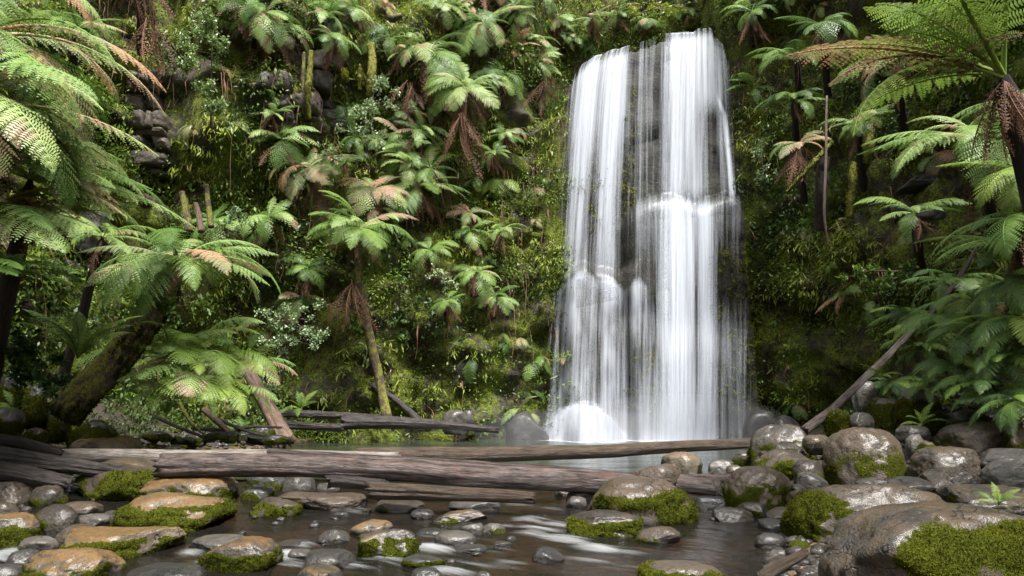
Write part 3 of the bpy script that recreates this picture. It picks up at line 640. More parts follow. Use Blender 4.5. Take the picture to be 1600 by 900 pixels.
# ------------------------------------------------------------------ stones
def ico(sub):
    import bmesh
    bm = bmesh.new(); bmesh.ops.create_icosphere(bm, subdivisions=sub, radius=1); bm.verts.ensure_lookup_table()
    V = np.array([v.co[:] for v in bm.verts]); F = np.array([[v.index for v in f.verts] for f in bm.faces]); bm.free(); return V, F
ICO = {k: ico(k) for k in (3, 4, 5)}
def stone_geo(a, b, c, seed, sub=4, ang=0.35, flat_top=0.0, lump=0.10, ex=2.6):
    r = np.random.default_rng(seed); V, F = ICO[sub]; D = V.copy()
    k = (np.abs(D) ** ex).sum(1) ** (-1 / ex); W = D * k[:, None]
    for _ in range(7):
        nrm = r.normal(size=3); nrm[2] *= 0.7; nrm /= np.linalg.norm(nrm); d = r.uniform(0.66, 0.92); e = W @ nrm - d
        W = W - np.where(e > 0, e, 0)[:, None] * nrm[None] * min(1, ang * 2.2)
    if flat_top: W[:, 2] = np.where(W[:, 2] > 1 - flat_top, 1 - flat_top + (W[:, 2] - 1 + flat_top) * 0.25, W[:, 2])
    W = W * (1 + lump * fbm(D * 1.5 + seed, 3, seed) + 0.05 * fbm(D * 5 + seed, 4, seed + 1) - 0.05 * sstep(.30, .02, np.abs(fbm(D * 2.2 + seed, 3, seed + 2)) * 3))[:, None]
    return W * np.array([a, b, c]), F, D
def vnormals(V, F):
    n = np.zeros_like(V); fn_ = np.cross(V[F[:, 1]] - V[F[:, 0]], V[F[:, 2]] - V[F[:, 0]])
    for k in range(3): np.add.at(n, F[:, k], fn_)
    return n / (np.linalg.norm(n, axis=1)[:, None] + 1e-9)
def tufts(V, F, Nn, mask, count, size, seed):
    """small leafy moss sprigs standing on a surface"""
    r = np.random.default_rng(seed); fm = mask[F].mean(1); ar = np.linalg.norm(np.cross(V[F[:, 1]] - V[F[:, 0]], V[F[:, 2]] - V[F[:, 0]]), axis=1) * np.clip((fm - 0.35) * 3, 0, 1)
    if ar.sum() <= 0: return None
    fi = r.choice(len(F), count, p=ar / ar.sum()); w = r.dirichlet((1, 1, 1), count)
    p = (V[F[fi]] * w[..., None]).sum(1); n = (Nn[F[fi]] * w[..., None]).sum(1)
    out_v = []
    for k in range(2):
        d = n * 0.8 + r.normal(0, 0.55, (count, 3)) + np.array([0, 0, 0.15]); d /= np.linalg.norm(d, axis=1)[:, None]
        s = np.cross(d, r.normal(size=(count, 3))); s /= np.linalg.norm(s, axis=1)[:, None]
        h = size * r.uniform(0.5, 1.3, (count, 1)) * np.clip((fm[fi] - .3) * 2.2, .3, 1)[:, None]; o = p + r.normal(0, size * 0.35, (count, 3)) - n * size * 0.15
        out_v.append(np.stack([o - s * h * 0.28, o + s * h * 0.28, o + d * h], 1))
    T = np.concatenate(out_v).reshape(-1, 3); return T, np.arange(len(T)).reshape(-1, 3)
def stone(box, mat='rock_brown', moss=0.0, algae=0.6, label=None, group=None, ang=0.35, flat_top=0.0, seed=None, Y=None, depth=0.8, name='boulder', bright=False, mside=None, moff=0.0, sub=None, roll=0.0, cat=None):
    x0, x1, y0, y1 = box; cx = (x0 + x1) / 2; seed = seed if seed is not None else int(x0 * 7 + y0 * 13 + 5000)
    if Y is None: g = surf(cx, y1); Yf = g.y; zb = g.z
    else: Yf = Y; zb = P(cx, y1, Y).z
    w = (x1 - x0) * mpp(Yf); b = max(w * depth * 0.5, 0.05); Yc = Yf + b * 0.72
    w = (x1 - x0) * mpp(Yc); ctr = P(cx, y1, Yc); zt = P(cx, y0, Yc).z
    H = max(zt - zb, w * 0.16); cz = zb + H * 0.22; c = (zt - cz) if zt > cz + 0.02 else w * 0.15
    sub = sub or (5 if (x1 - x0) > 85 else 4 if (x1 - x0) > 28 else 3)
    V, F, D = stone_geo(w * 0.54, b * 1.05, c * 1.06, seed, sub, ang, flat_top)
    if roll: 
        q = R(roll); V = V @ np.array([[cos(q), 0, sin(q)], [0, 1, 0], [-sin(q), 0, cos(q)]])
    V[:, 2] = np.where(V[:, 2] < -c * 0.85, -c * 0.85, V[:, 2])
    ox = ctr.x
    for _ in range(3):                                   # real size from the measured width and height
        vis = V[:, 2] + cz > zb - 0.01
        if vis.sum() < 8: break
        qx, qy = proj(V[vis, 0] + ox, V[vis, 1] + Yc, V[vis, 2] + cz)
        k = np.clip((x1 - x0) / max(np.ptp(qx), 1), .6, 1.6); V[:, 0] *= k; V[:, 1] *= k ** .5
        ox += ((x0 + x1) / 2 - (qx.max() + qx.min()) / 2) * mpp(Yc)
        kz = np.clip((y1 - y0) / max(y1 - qy.min(), 2), .6, 1.7); V[:, 2] = (V[:, 2] + cz - zb) * kz + zb - cz
    ctr.x = ox; zt = cz + V[:, 2].max()
    Nn = vnormals(V, F); loc = Vector((ctr.x, Yc, cz))
    hgt = (V[:, 2] - V[:, 2].min()) / (np.ptp(V[:, 2]) + 1e-6); nz = Nn[:, 2]
    nn = 1.5 * fbm(V / max(w, .1) * 3.5 + seed, 4, seed)
    wl_ = (V[:, 2] + cz - zb) / max(zt - zb, 0.01)          # 0 at the waterline, 1 at the top
    ml = moss * (1 - sstep(0.42 + 0.5 * max(moss - .8, 0), 0.86 + 0.5 * max(moss - .8, 0), wl_ + 0.25 * nn)) * (0.55 + 0.45 * (1 - np.clip(nz, 0, 1)))
    if mside is not None: ml = ml * sstep(-0.35, 0.25, mside * V[:, 0] / (w * 0.5) + 0.2 * nn + moff)
    ml = np.clip(ml * 1.35 - .9 * sstep(.0, .45, fbm(V / max(w, .1) * 6 + 3 * seed, 3, seed + 5)), 0, 1)
    V = V + Nn * (ml * (.02 + .012 * fbm(V * 9 + seed, 3, seed)) * min(1, w))[:, None]
    al = algae * sstep(0.15, 0.85, nz + 0.2 * nn)
    wetl = 1 - sstep(.03, .11, V[:, 2] + cz - zb + .03 * nn)
    lab = label or 'river stone'
    me = mk_mesh(name, V, F, MT[mat], attrs={'moss': ml, 'algae': al, 'tide': wetl})
    o = tag(ob(name, me, loc=loc), lab, cat or ('boulder' if name == 'boulder' else 'stone'), group)
    if moss > 0.3 and (x1 - x0) > 40:
        size = max(0.02, 3.0 * mpp(Yc)); area = w * H
        cnt = int(min(14000, 4.0 * moss * area / (size * size)))
        t = tufts(V, F, Nn, ml, max(cnt, 60), size, seed)
        if t is not None: tag(ob('moss', mk_mesh('moss', t[0], t[1], MT['mossb' if bright else 'mossy'], smooth=False), o), kind='stuff')
    return o
G_ST = 'small stones lying in the stream'; L_ST = 'small wet brown stone lying in the shallow stream'
B = stone
# stones at the lower left
B((32, 196, 855, 912), 'rock_orange', .55, 1, 'rounded boulder with bright orange top and pale front, beside a dark wet slab', flat_top=.15)
B((-25, 45, 880, 915), 'rock_grey', .3, .4, 'grey stone with green edge leaning against the bright orange-topped boulder')
B((8, 68, 858, 885), 'rock_dark', .2, .1, 'small dark wet stone between grey slab and orange-topped boulder', name='river_stone')
B((28, 92, 837, 864), 'rock_grey', .35, .2, 'grey wet slab with a mossy end under the mossy brown tilted boulder')
B((90, 292, 822, 876), 'rock_orange', .9, 1, 'long flat-topped block with orange top and thick green mossy side', ang=.6, flat_top=.3, bright=True)
B((80, 160, 818, 862), 'rock_brown', .2, .5, 'pinkish brown stone wedged behind the long flat-topped mossy block', Y=8.4)
B((-45, 62, 800, 856), 'rock_orange', .8, 1, 'orange-topped boulder with dark moss at the edge of the bank', flat_top=.2)
B((50, 126, 787, 838), 'rock_brown', .7, .4, 'brown tilted boulder with mossy left face, against an orange-topped boulder', ang=.5, mside=-1)
B((88, 162, 783, 808), 'rock_brown', .2, .7, 'low tan stone behind the brown tilted boulder')
B((118, 178, 802, 823), 'rock_grey', 0, .4, 'flat pale stone with shining top beside the tan stone')
B((158, 204, 797, 810), 'rock_grey', .1, .3, L_ST, G_ST, name='river_stone')
B((176, 368, 768, 828), 'rock_orange', 1.0, .9, 'large domed boulder covered in green moss below an orange ridge', bright=True, ang=.45)
B((216, 374, 741, 788), 'rock_orange', .5, 1, 'flat rounded boulder with wide orange top and a dark crack', flat_top=.3)
B((118, 318, 721, 782), 'rock_brown', .95, .7, 'long sloping boulder with mossy face below the pale log', ang=.4, roll=-9)
B((145, 252, 714, 752), 'rock_brown', .3, .6, 'tan hollowed stone under the end of the main log', Y=11.4)
B((108, 153, 734, 767), 'rock_grey', .1, .5, 'angular grey stone under the dark logs', ang=.8)
B((-30, 58, 751, 790), 'rock_brown', .2, .6, 'brown stone with shining white flank on the bank edge')
B((44, 108, 757, 792), 'rock_brown', .45, .6, 'rounded brown stone with pale front and mossy foot beside quiet water')
B((-20, 32, 784, 806), 'rock_brown', .1, .5, 'small brown stone under a thin twig on the bank edge')
B((296, 396, 834, 862), 'rock_grey', .1, .5, 'low grey stone behind the round tan boulder', Y=8.0)
B((313, 440, 837, 895), 'rock_orange', .75, .8, 'round tan boulder with mossy foot standing alone in the stream')
B((195, 322, 879, 912), 'rock_dark', .35, .1, 'long dark wet slab with a white glint beside running water')
B((105, 216, 682, 708), 'rock_orange', .3, .9, 'ochre stone lying behind the pale log', Y=14.6, bright=True)
B((165, 222, 680, 705), 'rock_orange', .3, .9, 'smaller ochre stone behind the pale log', Y=15.2)
# the middle of the stream
B((391, 472, 776, 807), 'rock_brown', .95, .3, 'moss-covered stone at the left end of a long pale flat stone')
B((425, 575, 768, 797), 'rock_brown', .25, .6, 'long pale flat stone low in the stream', flat_top=.2, ang=.5)
B((440, 494, 737, 770), 'rock_grey', .2, .5, 'slanting grey and tan stone under the main log', ang=.6)
B((494, 532, 754, 771), 'rock_grey', .1, .4, 'small grey stone under the main log', name='river_stone')
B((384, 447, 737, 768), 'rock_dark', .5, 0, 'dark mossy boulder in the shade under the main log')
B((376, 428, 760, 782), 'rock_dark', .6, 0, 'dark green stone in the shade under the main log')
B((586, 664, 779, 799), 'rock_brown', .4, .5, 'low brown stone with mossy end just below the lower log')
B((700, 782, 776, 799), 'rock_grey', .1, .6, 'smooth domed grey stone just below the lower log')
B((641, 679, 795, 811), 'rock_dark', .1, .1, 'small dark stone beside a wedge-shaped mossy stone', name='river_stone')
B((675, 762, 795, 817), 'rock_orange', .6, .6, 'wedge-shaped stone with mossy left end and tan sloping top', ang=.6, mside=-1, roll=8)
B((546, 614, 811, 838), 'rock_orange', .35, .8, 'tan boulder behind the angular mossy block', mside=1)
B((560, 655, 826, 874), 'rock_orange', .95, .5, 'angular block with tan slanting top and dark mossy front', ang=.9, roll=10, seed=52)
B((495, 547, 827, 850), 'rock_grey', .3, .2, 'grey stone with a thin green twig beside the tan boulder')
for bx in ((648, 702, 824, 837), (720, 757, 817, 836), (708, 762, 850, 863), (433, 488, 842, 854), (448, 487, 857, 874), (741, 768, 892, 905), (866, 905, 762, 776), (520, 545, 800, 808), (770, 800, 845, 856), (215, 250, 815, 824)):
    B(bx, random.choice(['rock_grey', 'rock_dark', 'rock_brown']), .25, .3, L_ST, G_ST, name='river_stone')
B((679, 746, 828, 852), 'rock_grey', .2, .5, 'smooth oval speckled grey stone in the open stream', ang=.1)
B((751, 790, 817, 835), 'rock_grey', .5, .2, 'small pale green stone in the open stream')
B((472, 557, 857, 890), 'rock_grey', 0, .2, 'angular bluish grey rock with dark hollow beside white water', ang=.9)
B((463, 535, 881, 915), 'rock_orange', .1, .7, 'tan rounded stone in front of the bluish grey rock')
B((628, 694, 866, 888), 'rock_dark', .75, .1, 'low dark stone topped with green moss below the angular block')
B((641, 693, 886, 910), 'rock_dark', .2, .1, 'dark wet stone with white water beside it', name='river_stone')
# right of the middle
B((918, 1089, 743, 818), 'rock_brown', .85, .9, 'big domed boulder with pale brown cap and wide mossy skirt', ang=.25, lump=.06) if False else B((918, 1089, 743, 818), 'rock_brown', .85, .9, 'big domed boulder with pale brown cap and wide mossy skirt', ang=.25)
B((983, 1064, 724, 765), 'rock_brown', .2, .6, 'brown boulder with white scar behind the big domed boulder', Y=10.6)
B((888, 1006, 796, 838), 'rock_brown', .95, .4, 'bright green mossy boulder in front of the big domed boulder', bright=True, ang=.5)
B((995, 1064, 822, 850), 'rock_brown', .5, .7, 'tan pointed stone with mossy left side in open water', ang=.7, mside=-1, roll=6)
B((998, 1133, 875, 925), 'rock_brown', 1.1, .3, 'boulder capped with bright green moss cut by the bottom of the stream', bright=True)
B((1033, 1098, 705, 748), 'rock_orange', .4, .7, 'ochre and white pointed boulder standing in the pool edge', ang=.5)
B((1106, 1138, 729, 747), 'rock_grey', .1, .4, 'small pale grey stone beside the ochre pointed boulder', name='river_stone')
B((1133, 1168, 726, 747), 'rock_brown', .3, .5, 'small tan stone beside the pale grey stone', name='river_stone')
B((1106, 1147, 718, 737), 'rock_grey', 0, .4, 'flat grey stone in the pool edge behind the small pale stones', name='river_stone')
B((1130, 1238, 727, 799), 'rock_brown', .8, .5, 'rounded boulder with moss patches standing in the stream near the bank', ang=.2)
B((1078, 1142, 774, 795), 'rock_dark', 0, 0, 'dark wet slab beside the big domed boulder')
B((1112, 1178, 792, 815), 'rock_brown', .3, .4, 'pointed stone with mossy top below the rounded bank boulder', ang=.8)
B((1150, 1202, 784, 809), 'rock_brown', .5, .3, 'brown stone with green top below the rounded bank boulder', bright=True)
B((1183, 1238, 809, 828), 'rock_dark', .5, .1, 'low dark stone with green top beside quiet brown water')
B((1178, 1228, 832, 857), 'rock_dark', .3, .1, 'dark grey stone alone in quiet brown water')
B((885, 937, 762, 787), 'rock_brown', .4, .4, 'brown stone under the end of the main log')
B((883, 917, 775, 795), 'rock_grey', .1, .2, 'shining grey stone under the end of the main log', name='river_stone')
B((831, 882, 854, 879), 'rock_dark', .1, .1, 'dark stone in the middle of white water')
B((1143, 1185, 704, 733), 'rock_brown', .5, .4, 'brown stone at the pool edge under the tall leaning boulder')
# the heap of boulders on the right bank
B((1168, 1268, 662, 730), 'rock_brown', .6, .5, 'tall brown boulder at the end of the long thin log', Y=13.6, ang=.3)
B((1205, 1262, 690, 738), 'rock_brown', 1.0, .2, 'small domed boulder covered in moss beside the tall brown boulder', Y=13.0)
B((1178, 1275, 702, 752), 'rock_brown', .8, .5, 'mossy boulder with pale top in front of the small domed mossy boulder', Y=12.2)
B((1284, 1422, 667, 768), 'rock_brown', .5, .8, 'huge round brown boulder with white scar on its crown', Y=10.9, ang=.2)
B((1222, 1480, 754, 856), 'rock_brown', 1.1, .6, 'very large boulder with thick green moss on its whole stream side', Y=8.0, mside=-1, moff=.5, ang=.3, seed=11, depth=.6)
B((1278, 1700, 782, 960), 'rock_brown', 1.15, .7, 'massive bare brown boulder with bright yellow-green moss on its near side', Y=5.4, ang=.3, mside=1, moff=.45, bright=True, seed=23, depth=.65)
B((1413, 1540, 697, 748), 'rock_brown', .3, .6, 'wet brown boulder with silver sheen, right of the huge round boulder', Y=10.2)
B((1432, 1534, 732, 770), 'rock_brown', .2, .5, 'hollowed wet brown boulder with silvery streaks', Y=9.4, ang=.5)
B((1466, 1650, 756, 806), 'rock_brown', .5, .6, 'long low brown boulder with ferny mossy side above the massive boulder', Y=8.3)
B((1336, 1400, 746, 766), 'rock_grey', .4, .3, 'small grey-green stone between huge round boulder and mossy slope', Y=9.3)
B((1383, 1462, 744, 772), 'rock_grey', .2, .5, 'brown and bluish wedge stone above the very large mossy boulder', Y=9.2, ang=.8)
B((1528, 1660, 714, 772), 'rock_grey', 0, .4, 'pale grey split slab with straight edges on the right bank', Y=9.0, ang=1.0)
B((1458, 1605, 658, 712), 'rock_brown', .4, .5, 'broad wet boulder with white sheen at the foot of the ferns', Y=11.6)
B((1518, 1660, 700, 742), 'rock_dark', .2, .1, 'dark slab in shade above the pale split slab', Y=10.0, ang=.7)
B((1243, 1294, 737, 770), 'rock_grey', 0, .4, 'flat grey angular stone left of the huge round boulder', Y=10.6, ang=1.0)
B((1222, 1264, 756, 778), 'rock_grey', 0, .3, 'pale angular stone above the very large mossy boulder', Y=10.2, ang=1.0)
B((1238, 1290, 718, 756), 'rock_brown', .5, .4, 'curved mossy stone left of the huge round boulder', Y=11.3)
B((1228, 1294, 764, 796), 'rock_brown', .2, .6, 'tan stone tucked against the very large mossy boulder', Y=9.6)
B((1196, 1248, 791, 813), 'rock_brown', .1, .6, 'low tan flat stone at the waterline beside the very large mossy boulder')
B((1253, 1302, 679, 702), 'rock_brown', .4, .4, 'small brown stone behind the huge round boulder', Y=12.6)
B((1212, 1254, 688, 714), 'rock_grey', 0, .4, 'pale grey angular stone behind the small domed mossy boulder', Y=13.4, ang=1.0)
B((1413, 1452, 678, 708), 'rock_grey', .2, .4, 'grey angular stone right of the huge round boulder', Y=11.4, ang=.9)
B((1428, 1464, 688, 720), 'rock_brown', 1.1, .1, 'small slab with bright yellow-green moss right of the huge round boulder', Y=11.0, bright=True, ang=.8)
B((1563, 1625, 803, 836), 'rock_brown', 0, .6, 'pinkish tan stone peeping over the massive boulder', Y=7.2)
B((1568, 1650, 656, 712), 'rock_brown', .5, .5, 'brown boulder in ferns beside the broad wet boulder', Y=11.0)
B((1352, 1434, 621, 664), 'rock_brown', 1.1, .2, 'domed boulder covered in yellow moss at the foot of the slope', Y=14.0, bright=True)
B((1286, 1328, 632, 672), 'rock_brown', 1.1, .2, 'upright mossy rock beside the leaning pole', Y=14.0, bright=True, ang=.8)
B((1396, 1476, 606, 664), 'rock_brown', 1.0, .2, 'slanting mossy slab under the slope ferns', Y=13.4, ang=.7, roll=-25)
B((1326, 1368, 644, 668), 'rock_grey', .1, .4, 'small pale stone at the foot of the domed yellow-moss boulder', Y=13.6)
B((1398, 1455, 664, 684), 'rock_grey', .2, .4, 'flat pale stone under the slanting mossy slab', Y=12.4)
B((1330, 1372, 595, 640), 'rock_grey', .3, .3, 'tan rock half hidden in slope plants behind the leaning pole', Y=15.5)
B((1480, 1560, 640, 676), 'rock_dark', .7, .1, 'dark mossy stone in shade under the slope ferns', Y=12.6)
# mossy stones on the left bank and the far shore
B((-20, 34, 588, 655), 'rock_dark', 1.1, 0, 'tall mossy boulder at the foot of the leaning mossy trunk', Y=13.2)
B((18, 74, 600, 648), 'rock_dark', 1.1, 0, 'domed mossy boulder between tall mossy boulder and leaning trunk', Y=13.8)
B((28, 80, 668, 700), 'rock_brown', 1.0, .2, 'mossy stone just behind the dark logs', Y=13.4)
B((106, 184, 655, 692), 'rock_dark', 1.1, 0, 'flat mossy boulder below the leaning mossy trunk', Y=14.8, bright=True)
B((58, 112, 640, 676), 'rock_dark', 1.0, 0, 'dark mossy boulder touching the base of the leaning trunk', Y=14.2)
B((-20, 40, 636, 680), 'rock_grey', .7, .1, 'grey-green boulder by the left bank under the ferns', Y=12.8)
for i in range(16):
    x = 450 + i * 22 + random.uniform(-8, 8)
    if x > 800: break
    w = random.uniform(18, 40); y = 684 + random.uniform(-4, 2)
    B((x - w / 2, x + w / 2, y - random.uniform(9, 20), y), 'rock_dark', 1.0, .1, 'low mossy stone lining the far shore of the pool', 'mossy stones along the far shore', bright=i % 3 == 0, name='shore_stone')
for i in range(13):
    x = 225 + i * 17; w = random.uniform(20, 46); y = 690 + random.uniform(-8, 3)
    B((x - w / 2, x + w / 2, y - random.uniform(8, 18), y), 'rock_dark', .6, .1, 'low dark stone on the muddy left shore under the ferns', 'dark stones on the left shore', name='shore_stone', Y=16 + random.uniform(-1, 2.5))
# wet rock beside the foot of the falls
B((790, 858, 642, 690), 'rock_dark', .2, 0, 'black wet rock beside the mound of white water', Y=25.6, ang=.6)
B((1160, 1215, 640, 686), 'rock_dark', .2, 0, 'black wet rock right of the foot of the falls', Y=25.2, ang=.8)
B((1205, 1260, 648, 686), 'rock_dark', .6, 0, 'dark mossy rock between the falls and the tall brown boulder', Y=24.0, ang=.6)
B((690, 735, 640, 668), 'rock_grey', 0, .4, 'pale angular rock sticking up behind the far shore log', Y=24.6, ang=1.0)
B((716, 742, 640, 660), 'rock_grey', 0, .4, 'small pale slanting rock behind the far shore log', Y=24.8, ang=1.0, roll=30)
# small pebbles along the margins
def margin(n, x0, x1, y0, y1, lab, grp, mats, ws=(8, 22), Yf=None):
    for i in range(n):
        x = random.uniform(x0, x1); y = random.uniform(y0, y1); w = random.uniform(*ws)
        B((x - w / 2, x + w / 2, y - w * random.uniform(.35, .6), y), random.choice(mats), random.choice([0, .2, .5]), .4, lab, grp, name='pebble', ang=random.uniform(.2, .8), sub=3, cat='pebble')
margin(26, -10, 420, 765, 850, 'small pebble among the orange-topped boulders', 'pebbles by the left bank', ['rock_grey', 'rock_brown', 'rock_dark'])
margin(30, 430, 900, 775, 893, 'small pebble breaking the surface of the open stream', 'pebbles in the stream', ['rock_grey', 'rock_dark', 'rock_dark'], (7, 18))
margin(24, 1090, 1260, 735, 815, 'small pebble at the waterline of the right bank', 'pebbles by the right bank', ['rock_grey', 'rock_brown', 'rock_grey'])
margin(46, 1290, 1620, 690, 800, 'small stone filling gaps between the right bank boulders', 'stones between the bank boulders', ['rock_grey', 'rock_brown', 'rock_dark'], (16, 40))

# ------------------------------------------------------------------ logs and poles
def log(pts, r, mat, label, name='fallen_log', seg=44, rough=0.16, n=70, wob=0.03, seed=1, stubs=0, cat='log', taper=None):
    W = [P(*p) if not isinstance(p, Vector) else p for p in pts]; base = W[0]
    q = pathlerp([w - base for w in W], n, wob, seed); rr = np.linspace(r[0], r[1], n)
    V, f, U = tube(q, rr, seg, rough, 0.12, seed)
    o = tag(ob(name, mk_mesh(name, V, f, MT[mat], uv=U), loc=base), label, cat)
    for k in range(stubs):
        i = random.randint(8, n - 8); d = np.array([random.uniform(-.6, .6), random.uniform(-1, -.2), random.uniform(.2, 1)]); d /= np.linalg.norm(d)
        L = rr[i] * random.uniform(.5, 1.0); qq = np.stack([q[i] + d * rr[i] * 0.6, q[i] + d * (rr[i] + L * .4), q[i] + d * (rr[i] + L * .7)])
        V, f, U = tube(qq, [rr[i] * .5, rr[i] * .32, rr[i] * .12], 8, .2, .3, k + seed); ob('branch_stub', mk_mesh('branch_stub', V, f, MT[mat], uv=U), o)
    return o
log([(252, 728, 10.9), (420, 726, 10.8), (620, 735, 10.7), (800, 746, 10.6), (985, 757, 10.5)], (0.18, 0.155), 'log', 'thick weathered reddish log lying across the stream above the lower log', rough=.2, seed=3)
log([(985, 750, 10.9), (1060, 756, 10.7), (1118, 764, 10.5)], (0.15, 0.12), 'log', 'broken log end sticking out right of the big domed boulder', seed=14)
log([(1050, 750, 11.6), (1150, 746, 11.8)], (0.09, 0.07), 'log', 'thin grey log between the big domed boulder and the bank', seed=15)
log([(60, 712, 12.2), (300, 714, 12.2), (620, 718, 12.3)], (0.12, 0.13), 'logpale', 'pale smooth log lying behind the reddish log', seed=4, rough=.07)
log([(420, 705, 11.6), (540, 712, 11.5), (780, 727, 11.2), (970, 741, 11.0)], (0.05, 0.04), 'log', 'thin split timber lying on top of the reddish log', seed=5, rough=.3)
log([(560, 713, 12.9), (800, 709, 13.6), (1000, 702, 14.6), (1175, 692, 15.6)], (0.15, 0.115), 'logbrown', 'long slender brown log reaching across the pool to the bank', seed=6, rough=.12)
log([(-90, 700, 11.6), (40, 718, 11.3), (190, 738, 11.0)], (0.19, 0.09), 'logdark', 'dark weathered log with pale back on the left bank', seed=7, rough=.28)
log([(-90, 682, 12.2), (20, 690, 12.0), (95, 708, 11.8)], (0.12, 0.07), 'logdark', 'short black log above the dark weathered log', seed=8, rough=.3)
log([(-90, 728, 11.0), (20, 742, 10.8), (108, 756, 10.6)], (0.17, 0.10), 'logdark', 'charred log under the dark weathered log', seed=9, rough=.32)
log([(578, 765, 9.9), (690, 770, 9.8), (830, 778, 9.7)], (0.115, 0.08), 'logbrown', 'short brown log with broken mossy end below the reddish log', seed=10, rough=.25)
log([(515, 752, 10.6), (600, 757, 10.5)], (0.09, 0.08), 'logdark', 'dark broken branch piece under the reddish log', seed=11, rough=.3)
log([(535, 660, 22.6), (650, 662, 22.4), (775, 672, 22.2)], (0.22, 0.09), 'logdark', 'long dark log lying on the far shore', seed=12, rough=.25)
log([(425, 646, 22.8), (520, 648, 22.9), (590, 652, 23.0)], (0.13, 0.1), 'logdark', 'dark log above the shore stones left of the long dark log', seed=13, rough=.3)
log([(440, 662, 22.0), (535, 668, 22.0)], (0.13, 0.12), 'logdark', 'rotten layered log on the far shore', seed=16, rough=.35)
log([(447, 692, 21.0), (415, 630, 21.3), (382, 570, 21.6)], (0.27, 0.17), 'bark', 'bare brown broken trunk leaning at the pool edge', name='dead_tree', seed=17, rough=.14, cat='dead tree')
log([(660, 662, 23.4), (620, 626, 24.2), (580, 600, 24.8)], (0.12, 0.09), 'logdark', 'dark thin pole leaning against the trunk of the big drooping fern', name='leaning_pole', seed=19, cat='pole')
log([(1258, 672, 13.8), (1320, 622, 14.6), (1422, 520, 15.5), (1475, 465, 16.0), (1525, 390, 16.6)], (0.09, 0.045), 'log', 'long grey pole leaning up the right slope', name='leaning_pole', seed=20, rough=.06, wob=.02, cat='pole')
log([(1186, 905, 5.9), (1222, 882, 6.2), (1256, 864, 6.5)], (0.06, 0.04), 'logbrown', 'brown broken stick lying in quiet water by the massive boulder', name='driftwood', seed=22, rough=.3, cat='driftwood')
for i, (a, b_, c_, r_) in enumerate([((318, 640), (350, 668), (382, 694), .09), ((330, 650), (372, 668), (425, 686), .05), ((300, 668), (360, 676), (420, 690), .06), ((345, 690), (385, 668), (440, 668), .05), ((280, 630), (300, 662), (330, 688), .045), ((240, 650), (280, 668), (335, 690), .05)]):
    log([(*a, 17.5), (*b_, 17.2), (*c_, 17.0)], (r_, r_ * .6), ['bark', 'logdark', 'logdark', 'logbrown', 'mossbark', 'logdark'][i], ['thick mossy root running down the left shore', 'thin dark branch lying on the left shore', 'dark branch at the waterline of the left shore', 'tan branch lying across the left shore', 'mossy stick under the bracken', 'dark stick below the bracken'][i], name='fallen_branch', seed=30 + i, rough=.2, cat='branch', n=30, seg=10)

# ------------------------------------------------------------------ tree ferns
TF = tree_fern
ALLF = (-195, 15)
def Pn(px, py, Y): return P(px, py, Y)
# left bank, close
TF(P(-45, 60, 9.6), 2.9, 18, 'large tree fern arching from the upper left bank with pale windblown fronds', base=P(-70, 500, 10.2), r=.16, lod='hi', tilt=18, az=(-95, 80), shapes=('arch', 'flat', 'arch', 'droop'), mats=('pale', 'frond', 'frond', 'tan'), pitch=(-22, 8), dead=3)
TF(P(48, 280, 11.2), 2.6, 20, 'tree fern with dark shaggy trunk and wide level fronds on the left bank', base=[P(-40, 680, 12.4), P(10, 470, 11.8)], r=.14, lod='hi', tilt=15, az=(-120, 90), shapes=('arch', 'flat', 'flat'), mats=('pale', 'frond', 'tan', 'frond'), pitch=(-16, 10), dead=7, deadL=.55)
TF(P(-40, 240, 10.6), 2.6, 9, 'tree fern with green level fronds beside the shaggy trunk', base=P(-60, 520, 11.0), r=.14, lod='hi', tilt=15, az=(-60, 60), shapes=('flat', 'arch'), mats=('frond', 'pale', 'tan'), pitch=(-8, 12), dead=2)
TF(P(-30, 430, 9.8), 1.5, 8, 'low tree fern with long green fronds at the foot of the shaggy trunk', base=P(-40, 600, 10.2), r=.11, lod='hi', az=(-60, 60), shapes=('flat', 'arch'), mats=('frond', 'dark'), pitch=(-8, 8))
lean_t = TF(P(278, 412, 14.6), 2.5, 24, 'tree fern with pale drooping fronds crowning the leaning mossy trunk', base=[P(100, 648, 13.8), P(165, 580, 14.0), P(235, 490, 14.3)], r=.30, tmat='mossbark', lod='hi', tilt=15, az=(-150, 130), shapes=('arch', 'flat', 'droop'), mats=('pale', 'pale', 'tan', 'frond'), pitch=(-18, 12), dead=6, deadL=.45)
TF(P(120, 45, 15.5), 1.5, 9, 'small tree fern with spreading pale fronds high on the left bank', az=(-140, 100), tilt=25, mats=('pale', 'frond'), lod='hi', dead=3)
TF(P(215, -40, 19), 1.7, 10, 'tree fern with a long skirt of brown dead fronds above the stacked blocks', base=[P(222, 85, 20.2), P(220, 30, 19.3)], r=.12, mats=('dark', 'frond'), dead=14, deadL=1.0, az=(-190, 10))
TF(P(-70, 170, 9.2), 2.8, 14, 'tree fern with grey-green fronds between the windblown fern and the level-fronded fern', base=P(-90, 520, 9.8), r=.15, lod='hi', tilt=18, az=(-90, 75), shapes=('arch', 'flat', 'droop'), mats=('pale', 'frond', 'pale'), pitch=(-20, 10), dead=4)
TF(P(10, -30, 11), 2.5, 14, 'tree fern with hanging pale fronds above the windblown fern', base=[P(-90, 400, 12.8), P(-20, 120, 11.6)], r=.13, lod='hi', tilt=25, az=(-150, 90), shapes=('arch', 'droop'), mats=('pale', 'frond', 'tan'), pitch=(-20, 5), dead=4)
